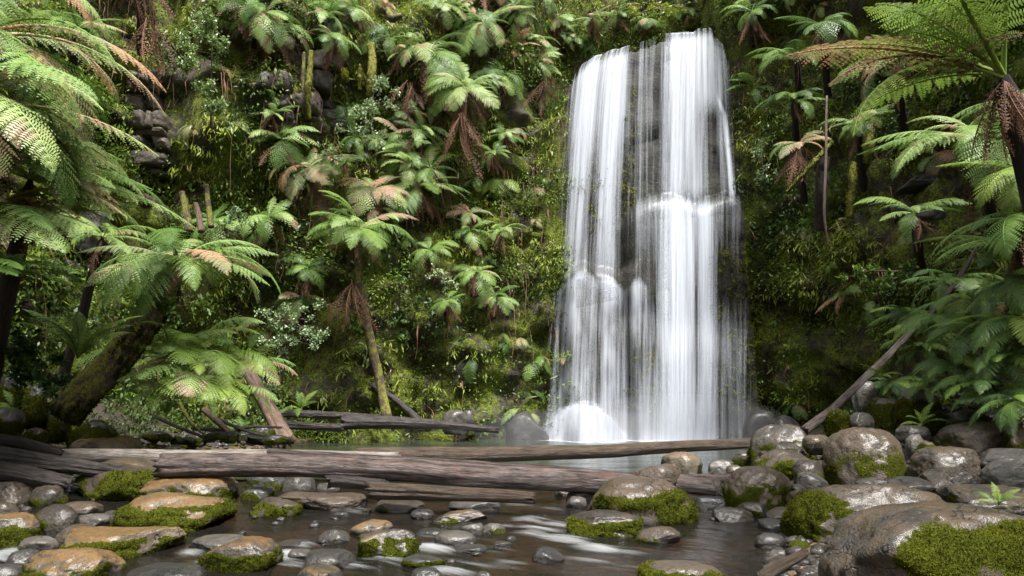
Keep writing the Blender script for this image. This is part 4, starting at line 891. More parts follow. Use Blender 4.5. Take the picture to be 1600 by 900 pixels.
TF(P(-35, 345, 10.4), 2.5, 14, 'tree fern with pale fronds reaching past the shaggy trunk', base=P(-60, 560, 10.8), r=.13, lod='hi', tilt=15, az=(-70, 60), shapes=('flat', 'arch'), mats=('pale', 'frond', 'tan'), pitch=(-6, 14), dead=3)
TF(P(160, 372, 15.6), 1.7, 12, 'tree fern half hidden behind the pale leaning-trunk fern', base=[P(95, 600, 17), P(140, 450, 16.1)], r=.11, lod='hi', tilt=20, az=(-180, 120), mats=('frond', 'pale'), dead=4)
# the cliff left of the falls
C_ = lambda x, y, off_: hit(x, y, off_)
spec = [
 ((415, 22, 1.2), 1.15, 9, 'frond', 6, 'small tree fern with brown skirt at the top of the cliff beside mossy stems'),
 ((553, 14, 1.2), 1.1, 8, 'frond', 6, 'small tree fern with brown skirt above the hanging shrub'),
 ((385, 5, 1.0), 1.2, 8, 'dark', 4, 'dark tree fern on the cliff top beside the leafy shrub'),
 ((440, 218, 1.1), 1.25, 10, 'frond', 5, 'tree fern below the pale rock outcrop'),
 ((482, 262, 1.4), 1.55, 12, 'tan', 9, 'umbrella-shaped tree fern with browned frond tips below the rock outcrop'),
 ((668, 88, 1.3), 1.95, 13, 'pale', 4, 'tree fern with broad pale fronds radiating below the cliff top'),
 ((757, 36, 1.2), 1.85, 12, 'pale', 4, 'tree fern with upright pale fronds at the cliff top left of the falls'),
 ((728, 140, 1.6), 1.75, 11, 'pale', 5, 'umbrella-shaped tree fern with pale drooping fronds halfway between cliff top and pool'),
 ((628, 178, .9), 1.1, 8, 'tan', 8, 'small tree fern with dense brown skirt under the hanging shrub'),
 ((640, 240, 1.0), 1.35, 9, 'frond', 5, 'tree fern in shade below the small brown-skirted fern'),
 ((655, 292, 1.3), 1.6, 13, 'frond', 4, 'bushy tree fern above the big drooping fern'),
 ((585, 295, 1.1), 1.3, 8, 'tan', 6, 'tree fern with browned fringe beside the bushy tree fern'),
 ((672, 392, .9), 1.0, 8, 'frond', 3, 'small fern with arched fronds right of the big drooping fern'),
 ((735, 362, .9), 1.0, 9, 'frond', 3, 'small fern with rounded fronds below the brown dead thatch'),
 ((783, 362, .9), .95, 8, 'pale', 3, 'small pale fern on the moss left of the falls'),
 ((735, 335, .8), .9, 6, 'tan', 9, 'fern with a thatch of reddish dead fronds'),
 ((745, 425, .8), 1.0, 9, 'frond', 2, 'fern with hanging fronds on the mossy cliff left of the falls'),
 ((775, 465, .7), .95, 9, 'pale', 2, 'fern with broad hanging fronds lowest on the mossy cliff'),
 ((700, 470, .7), .8, 7, 'frond', 2, 'small hanging fern beside the broad hanging fern'),
 ((790, 210, .8), .9, 7, 'frond', 2, 'fern in the dark hollow left of the falls'),
 ((770, 240, .6), .8, 6, 'frond', 2, 'little fern below the dark hollow'),
 ((808, 22, .9), 1.1, 9, 'frond', 4, 'tree fern at the cliff top left of the lip'),
 ((835, 62, 1.0), 1.25, 10, 'pale', 5, 'tree fern with brown skirt overhanging left of the lip'),
 ((868, 38, .9), 1.05, 9, 'pale', 4, 'tree fern growing just above the left end of the lip'),
 ((845, 105, .8), 1.0, 8, 'frond', 6, 'tree fern with drooping brown fronds beside the left edge of the falls'),
 ((895, 60, .6), .8, 7, 'frond', 2, 'small fern hanging over the left end of the lip'),
 ((925, 30, .8), 1.1, 9, 'pale', 3, 'fern on the slope above the left stream of the falls'),
 ((965, 22, .8), 1.0, 8, 'frond', 2, 'fern on the slope above the dark gap in the lip'),
 ((1010, 30, .8), .9, 8, 'frond', 2, 'small fern on the slope behind the middle of the lip'),
 ((1075, 22, .8), 1.2, 8, 'lime', 2, 'yellow-green fern behind the right stream of the falls'),
 ((1175, 20, 1.0), 1.3, 8, 'dark', 3, 'dark fern above the right end of the lip'),
 ((520, 60, .8), 1.1, 8, 'frond', 5, 'fern with hanging brown fronds among mossy stems'),
 ((690, 10, 1.0), 1.4, 9, 'pale', 4, 'tree fern at the very cliff top between two pale ferns'),
 ((610, 60, .8), 1.2, 8, 'dark', 5, 'shaded fern behind the hanging shrub stem'),
 ((335, 345, 1.0), 1.1, 8, 'frond', 2, 'fern behind the pale leaning-trunk fern'),
 ((420, 340, .9), 1.1, 8, 'frond', 2, 'green fern left of the big drooping fern'),
 ((480, 420, .8), .9, 7, 'dark', 2, 'shaded fern below the big drooping fern'),
 ((540, 170, .6), .9, 6, 'dark', 4, 'shaded fern right of the pale rock outcrop'),
]
for (c, L, n, m, dd, lab) in spec:
    mats = {'frond': ('frond', 'frond', 'pale'), 'pale': ('pale', 'frond', 'pale'), 'tan': ('tan', 'pale', 'tan'), 'dark': ('dark', 'frond'), 'lime': ('lime', 'frond')}[m]
    TF(C_(*c), L * 1.28, n + 6, lab, mats=mats, dead=dd + 8, deadL=.85, az=(-180, 180), tilt=random.uniform(22, 40), pitch=(-20, 25), shapes=random.choice([('umb', 'umb', 'arch'), ('droop', 'umb', 'flat'), ('arch', 'droop', 'umb')]), r=.09 if L < 1.5 else .12, lod='hi' if L > 1.5 else 'lo')
for k in range(34):
    x = random.uniform(395, 880); y = random.uniform(-15, 300) if k < 22 else random.uniform(-15, 60)
    if 430 < x < 540 and 90 < y < 200: continue
    L = random.uniform(.9, 1.9)
    m = random.choice([('frond', 'pale'), ('pale', 'pale', 'frond'), ('tan', 'pale'), ('dark', 'frond')])
    TF(C_(x, y, random.uniform(.3, .9)), L, random.randint(8, 16), 'tree fern crowding among others on the upper cliff left of the falls', 'tree ferns crowding the upper cliff', mats=m, dead=random.randint(4, 12), deadL=.9, az=(-180, 180), tilt=random.uniform(10, 55), pitch=(-30, 30), shapes=random.choice([('umb', 'arch'), ('droop', 'umb', 'flat'), ('arch', 'droop'), ('flat', 'arch')]), r=.09, lod='lo')
TF(P(560, 362, 22.8), 2.15, 24, 'big drooping tree fern with broad green fronds in front of the cliff', base=[P(607, 662, 23.4), P(592, 590, 23.8), P(572, 500, 23.5), P(560, 430, 23.0)], r=.15, tmat='mossbark', lod='hi', tilt=25, az=(-200, 160), shapes=('droop', 'umb', 'droop', 'arch'), mats=('frond', 'frond', 'pale'), pitch=(-20, 30), dead=10, deadL=.75)
# right of the falls and the right bank
spec = [
 (P(1245, 95, 23.5), 2.1, 11, 'frond', 2, 'tree fern with green fronds reaching towards the falls', (-230, -60), 'hi'),
 (P(1240, 158, 23.5), 1.7, 9, 'frond', 2, 'tree fern with drooping fronds below the green fern right of the falls', (-230, -60), 'hi'),
 (P(1285, 40, 20), 1.7, 10, 'dark', 6, 'dark tree fern in the shade above the falls on the right cliff', (-220, 0), 'lo'),
 (P(1250, 225, 20.5), 1.35, 11, 'tan', 9, 'tree fern with pale and browned fronds over a shaggy trunk', (-220, 10), 'lo'),
 (P(1340, 195, 18.5), 1.5, 10, 'pale', 8, 'tree fern with hanging brown fronds in the dark right recess', (-220, 10), 'lo'),
 (P(1400, 95, 16), 1.6, 9, 'tan', 8, 'tree fern of mostly dead tan fronds behind the near fern', (-230, -10), 'hi'),
 (P(1535, 225, 12.2), 2.25, 15, 'pale', 5, 'tree fern with long pale green fronds sweeping towards the falls', (-235, -120), 'hi'),
 (P(1610, 275, 11), 1.5, 8, 'lime', 2, 'fern with bright fronds at the edge of the right slope', (-240, -90), 'hi'),
 (P(1610, 345, 11.2), 1.6, 8, 'frond', 5, 'fern with a drooping brown frond under the bright fern', (-240, -90), 'hi'),
 (P(1590, 385, 12), 1.9, 9, 'frond', 4, 'fern with silvery fronds above the leaning pole', (-240, -110), 'hi'),
 (P(1430, 335, 15), 1.4, 9, 'frond', 5, 'shaded fern below the sweeping pale fern', (-230, -20), 'hi'),
 (P(1590, 160, 14), 1.9, 9, 'frond', 3, 'fern behind the black trunk of the near fern', (-240, -60), 'hi'),
]
for (o_, L, n, m, dd, lab, az, lod) in spec:
    mats = {'frond': ('frond', 'frond', 'dark'), 'pale': ('pale', 'frond'), 'tan': ('tan', 'tan', 'pale'), 'dark': ('dark', 'dark', 'frond'), 'lime': ('lime', 'lime', 'frond')}[m]
    TF(o_, L, n, lab, mats=mats, dead=dd, deadL=.7, az=(az[0] - 20, az[1] + 60), tilt=24, shapes=('arch', 'flat', 'arch', 'droop'), lod=lod, r=.12, pitch=(-14, 14))
t = TF(P(1568, 118, 7.6), 2.6, 9, 'near tree fern with thick black trunk and long overhanging fronds', base=[P(1720, 760, 8.6), P(1650, 420, 8.2)], r=.19, lod='hi', az=(100, 260), shapes=('arch', 'flat'), mats=('lime', 'frond', 'pale'), pitch=(0, 25), dead=12, deadL=.4)
og = P(1568, 122, 7.6)
for az, L, sh, m, pt in ((188, 2.6, 'arch', 'lime', -24), (178, 2.7, 'flat', 'tan', 6), (170, 2.5, 'flat', 'lime', 12), (200, 2.2, 'flat', 'pale', 14), (215, 1.9, 'arch', 'lime', 10)):
    add_frond(t, og, az, L, sh, 'hi', m, pt)
add_frond(t, og, 184, 2.4, 'deadarch', 'lo', 'dead', 4, 0, 'dead_frond'); add_frond(t, P(1640, 60, 7.2), 180, 1.2, 'deadarch', 'lo', 'dead', -6, 0, 'dead_frond')

# ---- ground ferns and bracken
def ground_fern(org, L, n, label, group=None, az=(0, 360), shapes=('arch', 'up'), mats=('lime', 'frond'), pitch=(-10, 10), lod='hi', name='ground_fern', tilt=15):
    root = tag(empty(name, org), label, 'fern', group); set_tilt(org, tilt); crown(root, org, L, n, az, shapes, mats, lod, pitch); set_tilt(org, 0); return root
ground_fern(P(122, 560, 13.0), 1.35, 13, 'upright shuttlecock fern growing on the leaning mossy trunk', shapes=('up',), mats=('frond', 'lime', 'dark'), pitch=(-22, 6))
for i, (x, y, Y, L) in enumerate([(265, 560, 15.4, 1.5), (300, 585, 15.2, 1.4), (345, 560, 15.8, 1.5), (310, 540, 16.2, 1.5), (255, 610, 15.0, 1.1), (355, 610, 15.5, 1.1), (390, 570, 16, 1.0)]):
    ground_fern(P(x, y, Y), L * 1.2, 11, 'bright green bracken clump between leaning mossy trunk and broken bare trunk', 'bracken under the leaning-trunk fern', shapes=('brk', 'arch'), mats=('lime', 'pale', 'lime'), az=(-190, 10), pitch=(-30, 20))
for i, (x, y, Y, L) in enumerate([(1480, 500, 13.6, 1.3), (1440, 545, 16.4, 1.2), (1540, 520, 12.4, 1.3), (1575, 560, 11.8, 1.2), (1500, 575, 12.8, 1.2), (1555, 610, 11.9, 1.2), (1600, 500, 11.6, 1.3), (1460, 600, 13.2, .9), (1595, 630, 11.3, 1.0), (1395, 600, 15.8, .8), (1520, 470, 13.2, 1.3), (1595, 440, 11.8, 1.3), (1425, 490, 16.6, 1.1), (1490, 440, 14.2, 1.2)]):
    ground_fern(P(x, y, Y), L, 14, 'bushy green fern hanging on the right slope beside the leaning pole', 'ferns on the right slope', shapes=('arch', 'flat', 'arch', 'droop'), mats=('lime', 'frond', 'dark', 'dark'), az=(-230, -20), pitch=(-25, 15))
for (x, y, Y, lab) in [(1375, 590, 14.2, 'grassy fern tuft beside the leaning pole'), (1440, 665, 12.6, 'little curled fern between slanting mossy slab and bank boulders'), (1560, 790, 7.9, 'little fern growing under the long low brown boulder'), (470, 640, 23, 'small fern above the dark logs of the far shore'), (20, 640, 13, 'small bright fern beside the mossy left bank boulders'), (260, 650, 15.5, 'dark fern hanging under the bracken')]:
    ground_fern(P(x, y, Y), .012 * Y * 3.2, 8, lab, shapes=('arch', 'up'), mats=('lime', 'frond'))

# small ferns clinging to the cliff: only their place tells them apart
cn = vnormals(CV, np.vstack([CF[:, :3], CF[:, [0, 2, 3]]]))
ctr = CV[CF].mean(1); cnm = cn[CF].mean(1); cnm /= np.linalg.norm(cnm, axis=1)[:, None]
# make the normals face the gully
inw = np.array([0, 14.0, 6.0]) - ctr; flip = np.sign((inw * cnm).sum(1)); cnm *= flip[:, None]
cpx, cpy = proj(ctr[:, 0], np.maximum(ctr[:, 1], 0.5), ctr[:, 2])
inview = (ctr[:, 1] > 3) & (cpx > -60) & (cpx < 1660) & (cpy > -60) & (cpy < 700)
dryq = wet.ravel()[CF].mean(1) < 0.55
area = np.linalg.norm(np.cross(CV[CF[:, 2]] - CV[CF[:, 0]], CV[CF[:, 3]] - CV[CF[:, 1]]), axis=1) / 2
pr = area * inview * dryq; pr /= pr.sum()
for k, fi in enumerate(rng.choice(len(CF), 210, p=pr, replace=False)):
    c = Vector(ctr[fi]); nrm = Vector(cnm[fi]); a = math.degrees(math.atan2(nrm.y, nrm.x))
    root = tag(empty('cliff_fern', c - nrm * 0.02), 'small fern clinging to the mossy cliff', 'fern', 'small ferns on the cliff')
    set_tilt(c, random.uniform(15, 45), (nrm.x, nrm.y, 0))
    sp_ = random.uniform(40, 110); a += random.uniform(-40, 40)
    crown(root, c, random.choice([.4, .55, .7, .9, 1.3]) * random.uniform(.8, 1.2), random.randint(3, 9), (a - sp_, a + sp_), random.choice([('umb', 'droop'), ('arch', 'flat'), ('droop', 'hang'), ('arch', 'umb', 'up')]), random.choice([('frond', 'pale'), ('dark', 'frond'), ('lime', 'pale'), ('tan', 'pale')]), 'lo', (-30, 15))
set_tilt((0, 1, 0), 0)

# ------------------------------------------------------------------ undergrowth: leaf mass on the cliff and the banks
def leaf_quads(p, d, up, L, W, fold=0.0):
    s = np.cross(d, up); s /= np.linalg.norm(s, axis=1)[:, None] + 1e-9; L = L[:, None]; W = W[:, None]
    return np.stack([p, p + d * L * .45 + s * W * .5, p + d * L, p + d * L * .45 - s * W * .5], 1).reshape(-1, 3)
def scatter(faces_c, faces_n, faces_p, n, seed):
    r = np.random.default_rng(seed); fi = r.choice(len(faces_c), n, p=faces_p / faces_p.sum()); return faces_c[fi] + r.normal(0, .09, (n, 3)), faces_n[fi], r
def clumps(name, mat, C, Nn, Pp, n, leaves, size, spread, droop, aspect, seed, clump_noise=None):
    c, nn, r = scatter(C, Nn, Pp, n, seed)
    if clump_noise is not None:
        v = fbm(c * clump_noise[0], 2, seed); k = v > clump_noise[1]; c, nn = c[k], nn[k]; n = len(c)
    c = np.repeat(c, leaves, 0); nn = np.repeat(nn, leaves, 0); m = len(c); sz = np.repeat(r.uniform(.6, 1.4, n), leaves) * size
    d = nn * .7 + r.normal(0, .6, (m, 3)) + np.array([0, 0, -droop]); d /= np.linalg.norm(d, axis=1)[:, None]
    p = c + r.normal(0, spread, (m, 3)) * np.array([1, 1, .8]) + nn * np.abs(r.normal(0, spread * .8, (m, 1)))
    L = sz * r.uniform(.6, 1.3, m); V = leaf_quads(p, d, np.array([0, 0, 1.0]) + nn * .6 + r.normal(0, .35, (m, 3)), L, L * aspect)
    f = np.arange(len(V)).reshape(-1, 4)
    return tag(ob(name, mk_mesh(name, V, f, mat, smooth=False)), kind='stuff')
upz = np.clip(cnm[:, 2] * .5 + .75, .2, 1.4); pm = area * inview * dryq * upz; pm /= pm.sum()
low = 1 - .8 * (1 - sstep(3.0, 7.5, ctr[:, 2] + 2.0 * fbm(ctr * .3, 2, 3))) * (ctr[:, 1] > 22.5) * (ctr[:, 0] > -6)
pc = pm * low; pc /= pc.sum()
clumps('cliff_foliage', MT['leaf'], ctr, cnm, pc, 20000, 11, .14, .2, .5, .42, 1, (.45, -.03))
clumps('cliff_strap_leaves', MT['leafy'], ctr, cnm, pc, 9000, 10, .28, .11, 1.0, .15, 2, (.4, .06))
clumps('cliff_moss', MT['mossy'], ctr, cnm, pm * (1.6 - low), 26000, 8, .06, .06, .1, .7, 3, (.6, -.12))
def inbox(*bs):
    k = np.zeros(len(ctr), bool)
    for (a0, a1, b0, b1) in bs: k |= (cpx > a0) & (cpx < a1) & (cpy > b0) & (cpy < b1) & (ctr[:, 1] > 24)
    return area * k
clumps('wet_wall_moss', MT['mossb'], ctr, cnm, inbox((974, 992, 120, 420), (1085, 1122, 235, 296), (1120, 1175, 380, 650), (990, 1035, 430, 640), (905, 960, 240, 420)), 1500, 9, .08, .07, .6, .5, 15, (.8, -.05))
# hanging dead fronds and roots
def hangers(name, n, seed, mat, lens, wd):
    c, nn, r = scatter(ctr, cnm, pc, n, seed); k = fbm(c * .4, 2, 77) > 0.0; c, nn = c[k], nn[k]; mb = []
    n = len(c); L = r.uniform(*lens, n); m = 5; w = r.uniform(*wd, n)
    side = np.stack([-nn[:, 1], nn[:, 0], 0 * nn[:, 0]], -1); side /= np.linalg.norm(side, axis=1)[:, None] + 1e-9
    out_f = r.uniform(.1, .5, n); V = np.zeros((n, m, 2, 3))
    for j in range(m):
        q = j / (m - 1); pos = c + nn * (.08 + out_f * math.sin(min(q * 2.5, 1.57)))[:, None] * np.array([1, 1, .3]) + np.array([0, 0, -1.0]) * (L * q)[:, None] + side * (np.sin(q * 5 + L * 9) * .05)[:, None]
        ww = (w * (1 - .75 * q) * (1 + .6 * np.sin(q * 17 + w * 900)))[:, None]; V[:, j, 0] = pos - side * ww; V[:, j, 1] = pos + side * ww + nn * ww * .6
    i = np.arange(n * m * 2).reshape(n, m, 2); f = np.stack([i[:, :-1, 0], i[:, :-1, 1], i[:, 1:, 1], i[:, 1:, 0]], -1).reshape(-1, 4)
    return tag(ob(name, mk_mesh(name, V.reshape(-1, 3), f, mat, smooth=False)), kind='stuff')
hangers('hanging_dead_fronds', 700, 5, MT['root'], (.5, 1.5), (.012, .035))
hangers('hanging_roots', 900, 6, MT['root'], (.5, 2.4), (.006, .016))
# banks
gc = GV[GF].mean(1); gfn = np.cross(GV[GF[:, 2]] - GV[GF[:, 0]], GV[GF[:, 3]] - GV[GF[:, 1]]); ga = np.linalg.norm(gfn, axis=1) / 2; gfn /= np.linalg.norm(gfn, axis=1)[:, None]; gfn *= np.sign(gfn[:, 2:3])
l_ = lerp_tab(XL, gc[:, 1]); r_ = lerp_tab(XR, gc[:, 1]); bk = (np.maximum(l_ - gc[:, 0], gc[:, 0] - r_) > 1.3) & (gc[:, 1] > 5) & (gc[:, 1] < 28) & (np.abs(gc[:, 0]) < 14)
bk &= ~((gc[:, 0] > 0) & (gc[:, 1] < 13.5) & (gc[:, 0] < r_ + 4))
pg = ga * bk; pg /= pg.sum()
MT['leafd'] = leafmat('leaf_painted_shade', (0.018, 0.04, 0.008), (0.075, 0.12, 0.02), 0.5, 0.25, 0.3, nscale=1.5)  # darkened copy of the small leaf; shade on the banks is put into its colour
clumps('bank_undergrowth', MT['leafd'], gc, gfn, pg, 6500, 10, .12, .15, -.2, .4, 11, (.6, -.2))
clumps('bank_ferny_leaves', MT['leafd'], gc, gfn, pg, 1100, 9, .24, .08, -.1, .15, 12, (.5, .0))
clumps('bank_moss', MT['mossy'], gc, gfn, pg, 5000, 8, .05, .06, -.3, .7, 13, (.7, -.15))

# ------------------------------------------------------------------ shrubs, hanging stems, outcrops
def shrub(blobs, label, mat='shrub', leaf=.10, n=900, stem=None, name='shrub', seed=1):
    r = np.random.default_rng(seed); W = [(P(x, y, Y), rx * mpp(Y), ry * mpp(Y)) for (x, y, Y, rx, ry) in blobs]; base = stem[0] if stem else W[-1][0]
    root = tag(empty(name, base), label, 'shrub'); tot = sum(a * b for _, a, b in W); vs_, mbk = [], MB()
    tips = []
    for (c, a, b) in W:
        k = max(6, int(26 * a * b / tot)); 
        q = r.normal(0, .5, (k, 3)) * np.array([a, (a + b) * .35, b]); tips += [np.array(c) + x for x in q]
    tips = np.array(tips); per = max(4, n // len(tips))
    c = np.repeat(tips, per, 0); m = len(c); sp = .28 * np.sqrt(tot / len(tips)) * 2.2
    p = c + r.normal(0, sp * .6, (m, 3)); d = r.normal(0, 1, (m, 3)) + np.array([0, -.35, .15]); d /= np.linalg.norm(d, axis=1)[:, None]
    L = leaf * r.uniform(.6, 1.3, m); V = leaf_quads(p, d, np.array([0, -.4, 1.0]) + r.normal(0, .5, (m, 3)), L, L * .5)
    tag(ob('foliage', mk_mesh('foliage', V - np.array(base), np.arange(len(V)).reshape(-1, 4), MT[mat], smooth=False), root), kind='stuff')
    pts = stem or [W[-1][0], W[0][0]]; q = pathlerp(pts, 14, .05, seed); V, f, U = tube(q, np.linspace(.035, .012, 14), 7, .2, .3, seed); mbk.add(V, f, U)
    for t_ in tips[::2]:
        i = np.argmin(np.linalg.norm(q - t_, axis=1)); mid = (q[i] + t_) / 2 + np.array([0, 0, -.04]); V, f, U = tube(np.stack([q[i], mid, t_]), [.012, .008, .004], 5, 0); mbk.add(V, f, U)
    mbk.V = [v - np.array(base) for v in mbk.V]; ob('stem', mbk.mesh('stem', MT['bark']), root); return root
shrub([(330, 30, 18.5, 26, 30), (335, 80, 18.5, 36, 36), (300, 70, 18.5, 22, 26), (320, 130, 18.6, 30, 34), (335, 165, 18.7, 20, 20)], 'tall leafy shrub with small light green leaves on the cliff', 'shrub', .11, 2800, [P(330, 200, 19.4), P(330, 120, 18.8), P(332, 20, 18.5)], seed=2)
shrub([(590, 160, 22.5, 34, 30), (575, 185, 22.5, 34, 28), (600, 130, 22.6, 14, 22), (560, 200, 22.5, 22, 20), (590, 215, 22.6, 24, 16)], 'grey-green shrub hanging from a yellow mossy stem', 'shrubw', .11, 1500, [P(582, 85, 23.2), P(583, 140, 22.7), P(580, 200, 22.5)], seed=3)
shrub([(512, 238, 23, 22, 14), (525, 250, 23, 14, 12)], 'small white-glinting shrub below the rock outcrop', 'shrubw', .10, 420, seed=4)
shrub([(372, 338, 19, 22, 20)], 'small pale shrub beside the dead grey stubs', 'shrubw', .10, 380, seed=5)
shrub([(470, 500, 20.5, 34, 30), (440, 540, 20.5, 30, 30), (485, 530, 20.5, 26, 22), (430, 490, 20.5, 28, 22)], 'white-glinting shrub above the bare broken trunk', 'shrubw', .095, 1500, [P(440, 600, 21.2), P(450, 540, 20.8), P(470, 490, 20.5)], seed=6)
shrub([(690, 425, 24, 22, 12), (705, 440, 24, 18, 10)], 'small glossy shrub right of the big drooping fern', 'shrubw', .10, 360, seed=7)
shrub([(1185, 240, 24, 14, 20), (1195, 270, 24, 16, 16)], 'pale shrub right of the falls', 'shrubw', .12, 300, seed=8)
shrub([(1395, 205, 17, 14, 18)], 'dark glossy shrub in the right recess', 'leaf', .10, 300, seed=9)
shrub([(60, 570, 12.4, 46, 30), (30, 540, 12.4, 40, 26), (85, 590, 12.2, 30, 22)], 'dark glossy leafy shrub beside the leaning mossy trunk', 'leaf', .12, 1400, seed=10)
shrub([(245, 470, 14.2, 26, 16), (262, 480, 14.2, 18, 18)], 'glossy leafy shrub sprouting from the top of the leaning trunk', 'leaf', .15, 380, seed=11)
shrub([(1345, 425, 16, 30, 18), (1370, 440, 16, 26, 18), (1415, 425, 16, 30, 16)], 'low leafy shrub on the right slope below the shaded fern', 'leaf', .11, 700, seed=12)
shrub([(1050, 10, 31, 60, 16), (1120, 12, 31, 50, 18), (1005, 18, 31, 40, 12)], 'yellow-green bushes above the right stream of the falls', 'leafy', .16, 1800, seed=13)

def stem_thing(pts, r, mat, label, name, cat, lumps=0.2, seed=1, twigs=0):
    W = [P(*p) for p in pts]; q = pathlerp([w - W[0] for w in W], 40, .03, seed); V, f, U = tube(q, np.interp(np.linspace(0, 1, 40), [0, .5, 1], r), 12, lumps, 1.2, seed)
    o = tag(ob(name, mk_mesh(name, V, f, MT[mat], uv=U), loc=W[0]), label, cat)
    T = V[:-2]; F = np.vstack([f[0][:, :3], f[0][:, [0, 2, 3]]])
    if mat == 'mossall':
        t = tufts(V, F, -vnormals(V, F) if False else vnormals(V, F), np.ones(len(V)), 900, .05, seed); tag(ob('moss', mk_mesh('moss', t[0], t[1], MT['mossb'], smooth=False), o), kind='stuff')
    return o
ST = stem_thing
ST([(486, 80, 23.4), (484, 120, 23.2), (482, 150, 23.2), (484, 186, 23.4)], (.08, .12, .06), 'mossall', 'yellow-mossed stem hanging in front of the pale rock outcrop', 'mossy_branch', 'branch', .4, 3)
ST([(475, 82, 23.6), (474, 130, 23.5), (473, 178, 23.6)], (.06, .07, .04), 'mossbark', 'brown hanging stem beside the yellow-mossed stem', 'mossy_branch', 'branch', .3, 4)
ST([(580, 70, 23.2), (581, 100, 22.9), (579, 130, 22.8), (577, 150, 22.9)], (.13, .17, .10), 'mossall', 'thick yellow-mossed stem above the grey-green shrub', 'mossy_branch', 'branch', .4, 5)
ST([(562, 100, 23.2), (563, 122, 23.1), (562, 140, 23.1)], (.03, .12, .05), 'mossall', 'short mossy hanging knob beside the thick mossed stem', 'mossy_branch', 'branch', .4, 6)
ST([(540, 108, 23.6), (540, 118, 23.5), (541, 130, 23.6)], (.05, .09, .03), 'mossall', 'tiny mossy knob on the dark cliff hollow', 'mossy_branch', 'branch', .4, 7)
ST([(1362, 190, 18), (1357, 225, 17.8), (1352, 255, 17.9)], (.05, .11, .05), 'mossall', 'yellow mossy stem end hanging in the right recess', 'mossy_branch', 'branch', .4, 8)
ST([(1332, 255, 18), (1330, 290, 17.9), (1326, 340, 18)], (.08, .10, .08), 'mossall', 'long mossy stem hanging in the dark right recess', 'mossy_branch', 'branch', .4, 9)
ST([(1300, 222, 18.5), (1270, 255, 18.2), (1228, 300, 18.2)], (.05, .07, .04), 'mossall', 'slanting mossy branch in front of the right cliff', 'mossy_branch', 'branch', .4, 10)
ST([(1292, 150, 18.6), (1290, 260, 18.2), (1288, 330, 18.2), (1294, 385, 18.3)], (.03, .04, .025), 'bark', 'pink peeling vine stem hanging down the right cliff', 'hanging_vine', 'vine', .25, 11)
ST([(1286, 245, 19.0), (1284, 300, 19.2), (1280, 360, 19.6)], (.16, .18, .14), 'trunk', 'shaggy brown trunk behind the pink vine', 'shaggy_tree', 'tree', .3, 12)
ST([(605, 15, 22.6), (612, 28, 22.4), (628, 24, 22.4)], (.10, .14, .08), 'mossbark', 'dark mossy snag jutting from the cliff top', 'mossy_branch', 'branch', .4, 15)
for i, (x, y0, y1, w) in enumerate([(290, 300, 352, .16), (310, 318, 352, .13), (325, 288, 345, .12)]):
    p0 = P(x + 6, y1, 19.4); log([(x - 6 + i * 2, y0, 19.6), (x, (y0 + y1) / 2, 19.5), (x + 5, y1 + 10, 19.4)], (w * .5, w * .75), 'bark' if i == 1 else 'mossbark', ['leftmost mossy grey dead stub beside the mossy cliff ledge', 'short brown dead stub between two grey stubs', 'tall thin grey dead stub nearest the pale shrub'][i], name='dead_stub', seed=50 + i, rough=.18, cat='dead stub', n=20, seg=10)

def outcrop(name, label, rect, rows, ncol, mat, seed):
    """bedded rock face: strata of jointed blocks set into the cliff"""
    x0, x1, y0, y1 = rect; r = np.random.default_rng(seed); root = tag(empty(name, hit((x0 + x1) / 2, y1)), label, 'rock outcrop')
    ys_ = y0 + (y1 - y0) * np.concatenate([[0], np.cumsum(r.uniform(.5, 1.6, rows))]); ys_ = y0 + (ys_ - y0) / (ys_[-1] - y0) * (y1 - y0)
    for i in range(rows):
        n = ncol + r.integers(-1, 2) if ncol > 1 else 1; n = max(1, n); sh = r.uniform(-.14, .14) * (x1 - x0); wv = np.cumsum(np.concatenate([[0], r.uniform(.6, 1.5, n)])); wv /= wv[-1]
        for j in range(n):
            a0 = x0 + sh + wv[j] * (x1 - x0); a1 = x0 + sh + wv[j + 1] * (x1 - x0); b0, b1 = ys_[i], ys_[i + 1]
            if r.random() < .12: continue
            c = hit((a0 + a1) / 2, (b0 + b1) / 2, r.uniform(-.15, .25)); Y = c.y; a_ = (a1 - a0) * mpp(Y) * .53; h = (b1 - b0) * mpp(Y) * .54
            V, F, D = stone_geo(a_, .5, h, seed * 31 + i * 7 + j, 4, .22, 0, .03, 14.0)
            V[:, 2] += V[:, 0] * r.normal(0, .06); V[:, 0] += V[:, 2] * r.normal(0, .1); V += .03 * np.stack([fbm(V * 4 + k * 9 + seed, 3, seed) for k in range(3)], -1)
            nz = vnormals(V, F)[:, 2]; me = mk_mesh('rock_block', V, F, MT[mat], attrs={'moss': np.clip(.7 * sstep(.3, .9, nz) + .5 * fbm((V + np.array(c)) * 1.5, 3, i), 0, 1), 'algae': 0 * nz + .2})
            ob('rock_block', me, root, c - root.location)
    return root
outcrop('rock_outcrop', 'layered cracked rock face below the brown-skirted tree fern', (206, 262, 118, 322), 10, 2, 'rock_block', 3)
outcrop('rock_outcrop', 'pale overhanging rock face behind the yellow-mossed stem', (418, 534, 84, 206), 5, 3, 'rock_block', 13)
outcrop('rock_outcrop', 'blue-grey broken rock face below the pale leaning-trunk fern', (90, 158, 335, 425), 4, 2, 'rock_grey', 23)
outcrop('rock_outcrop', 'grey rock behind the sweeping pale fern on the right slope', (1405, 1475, 278, 345), 3, 2, 'rock_grey', 33)

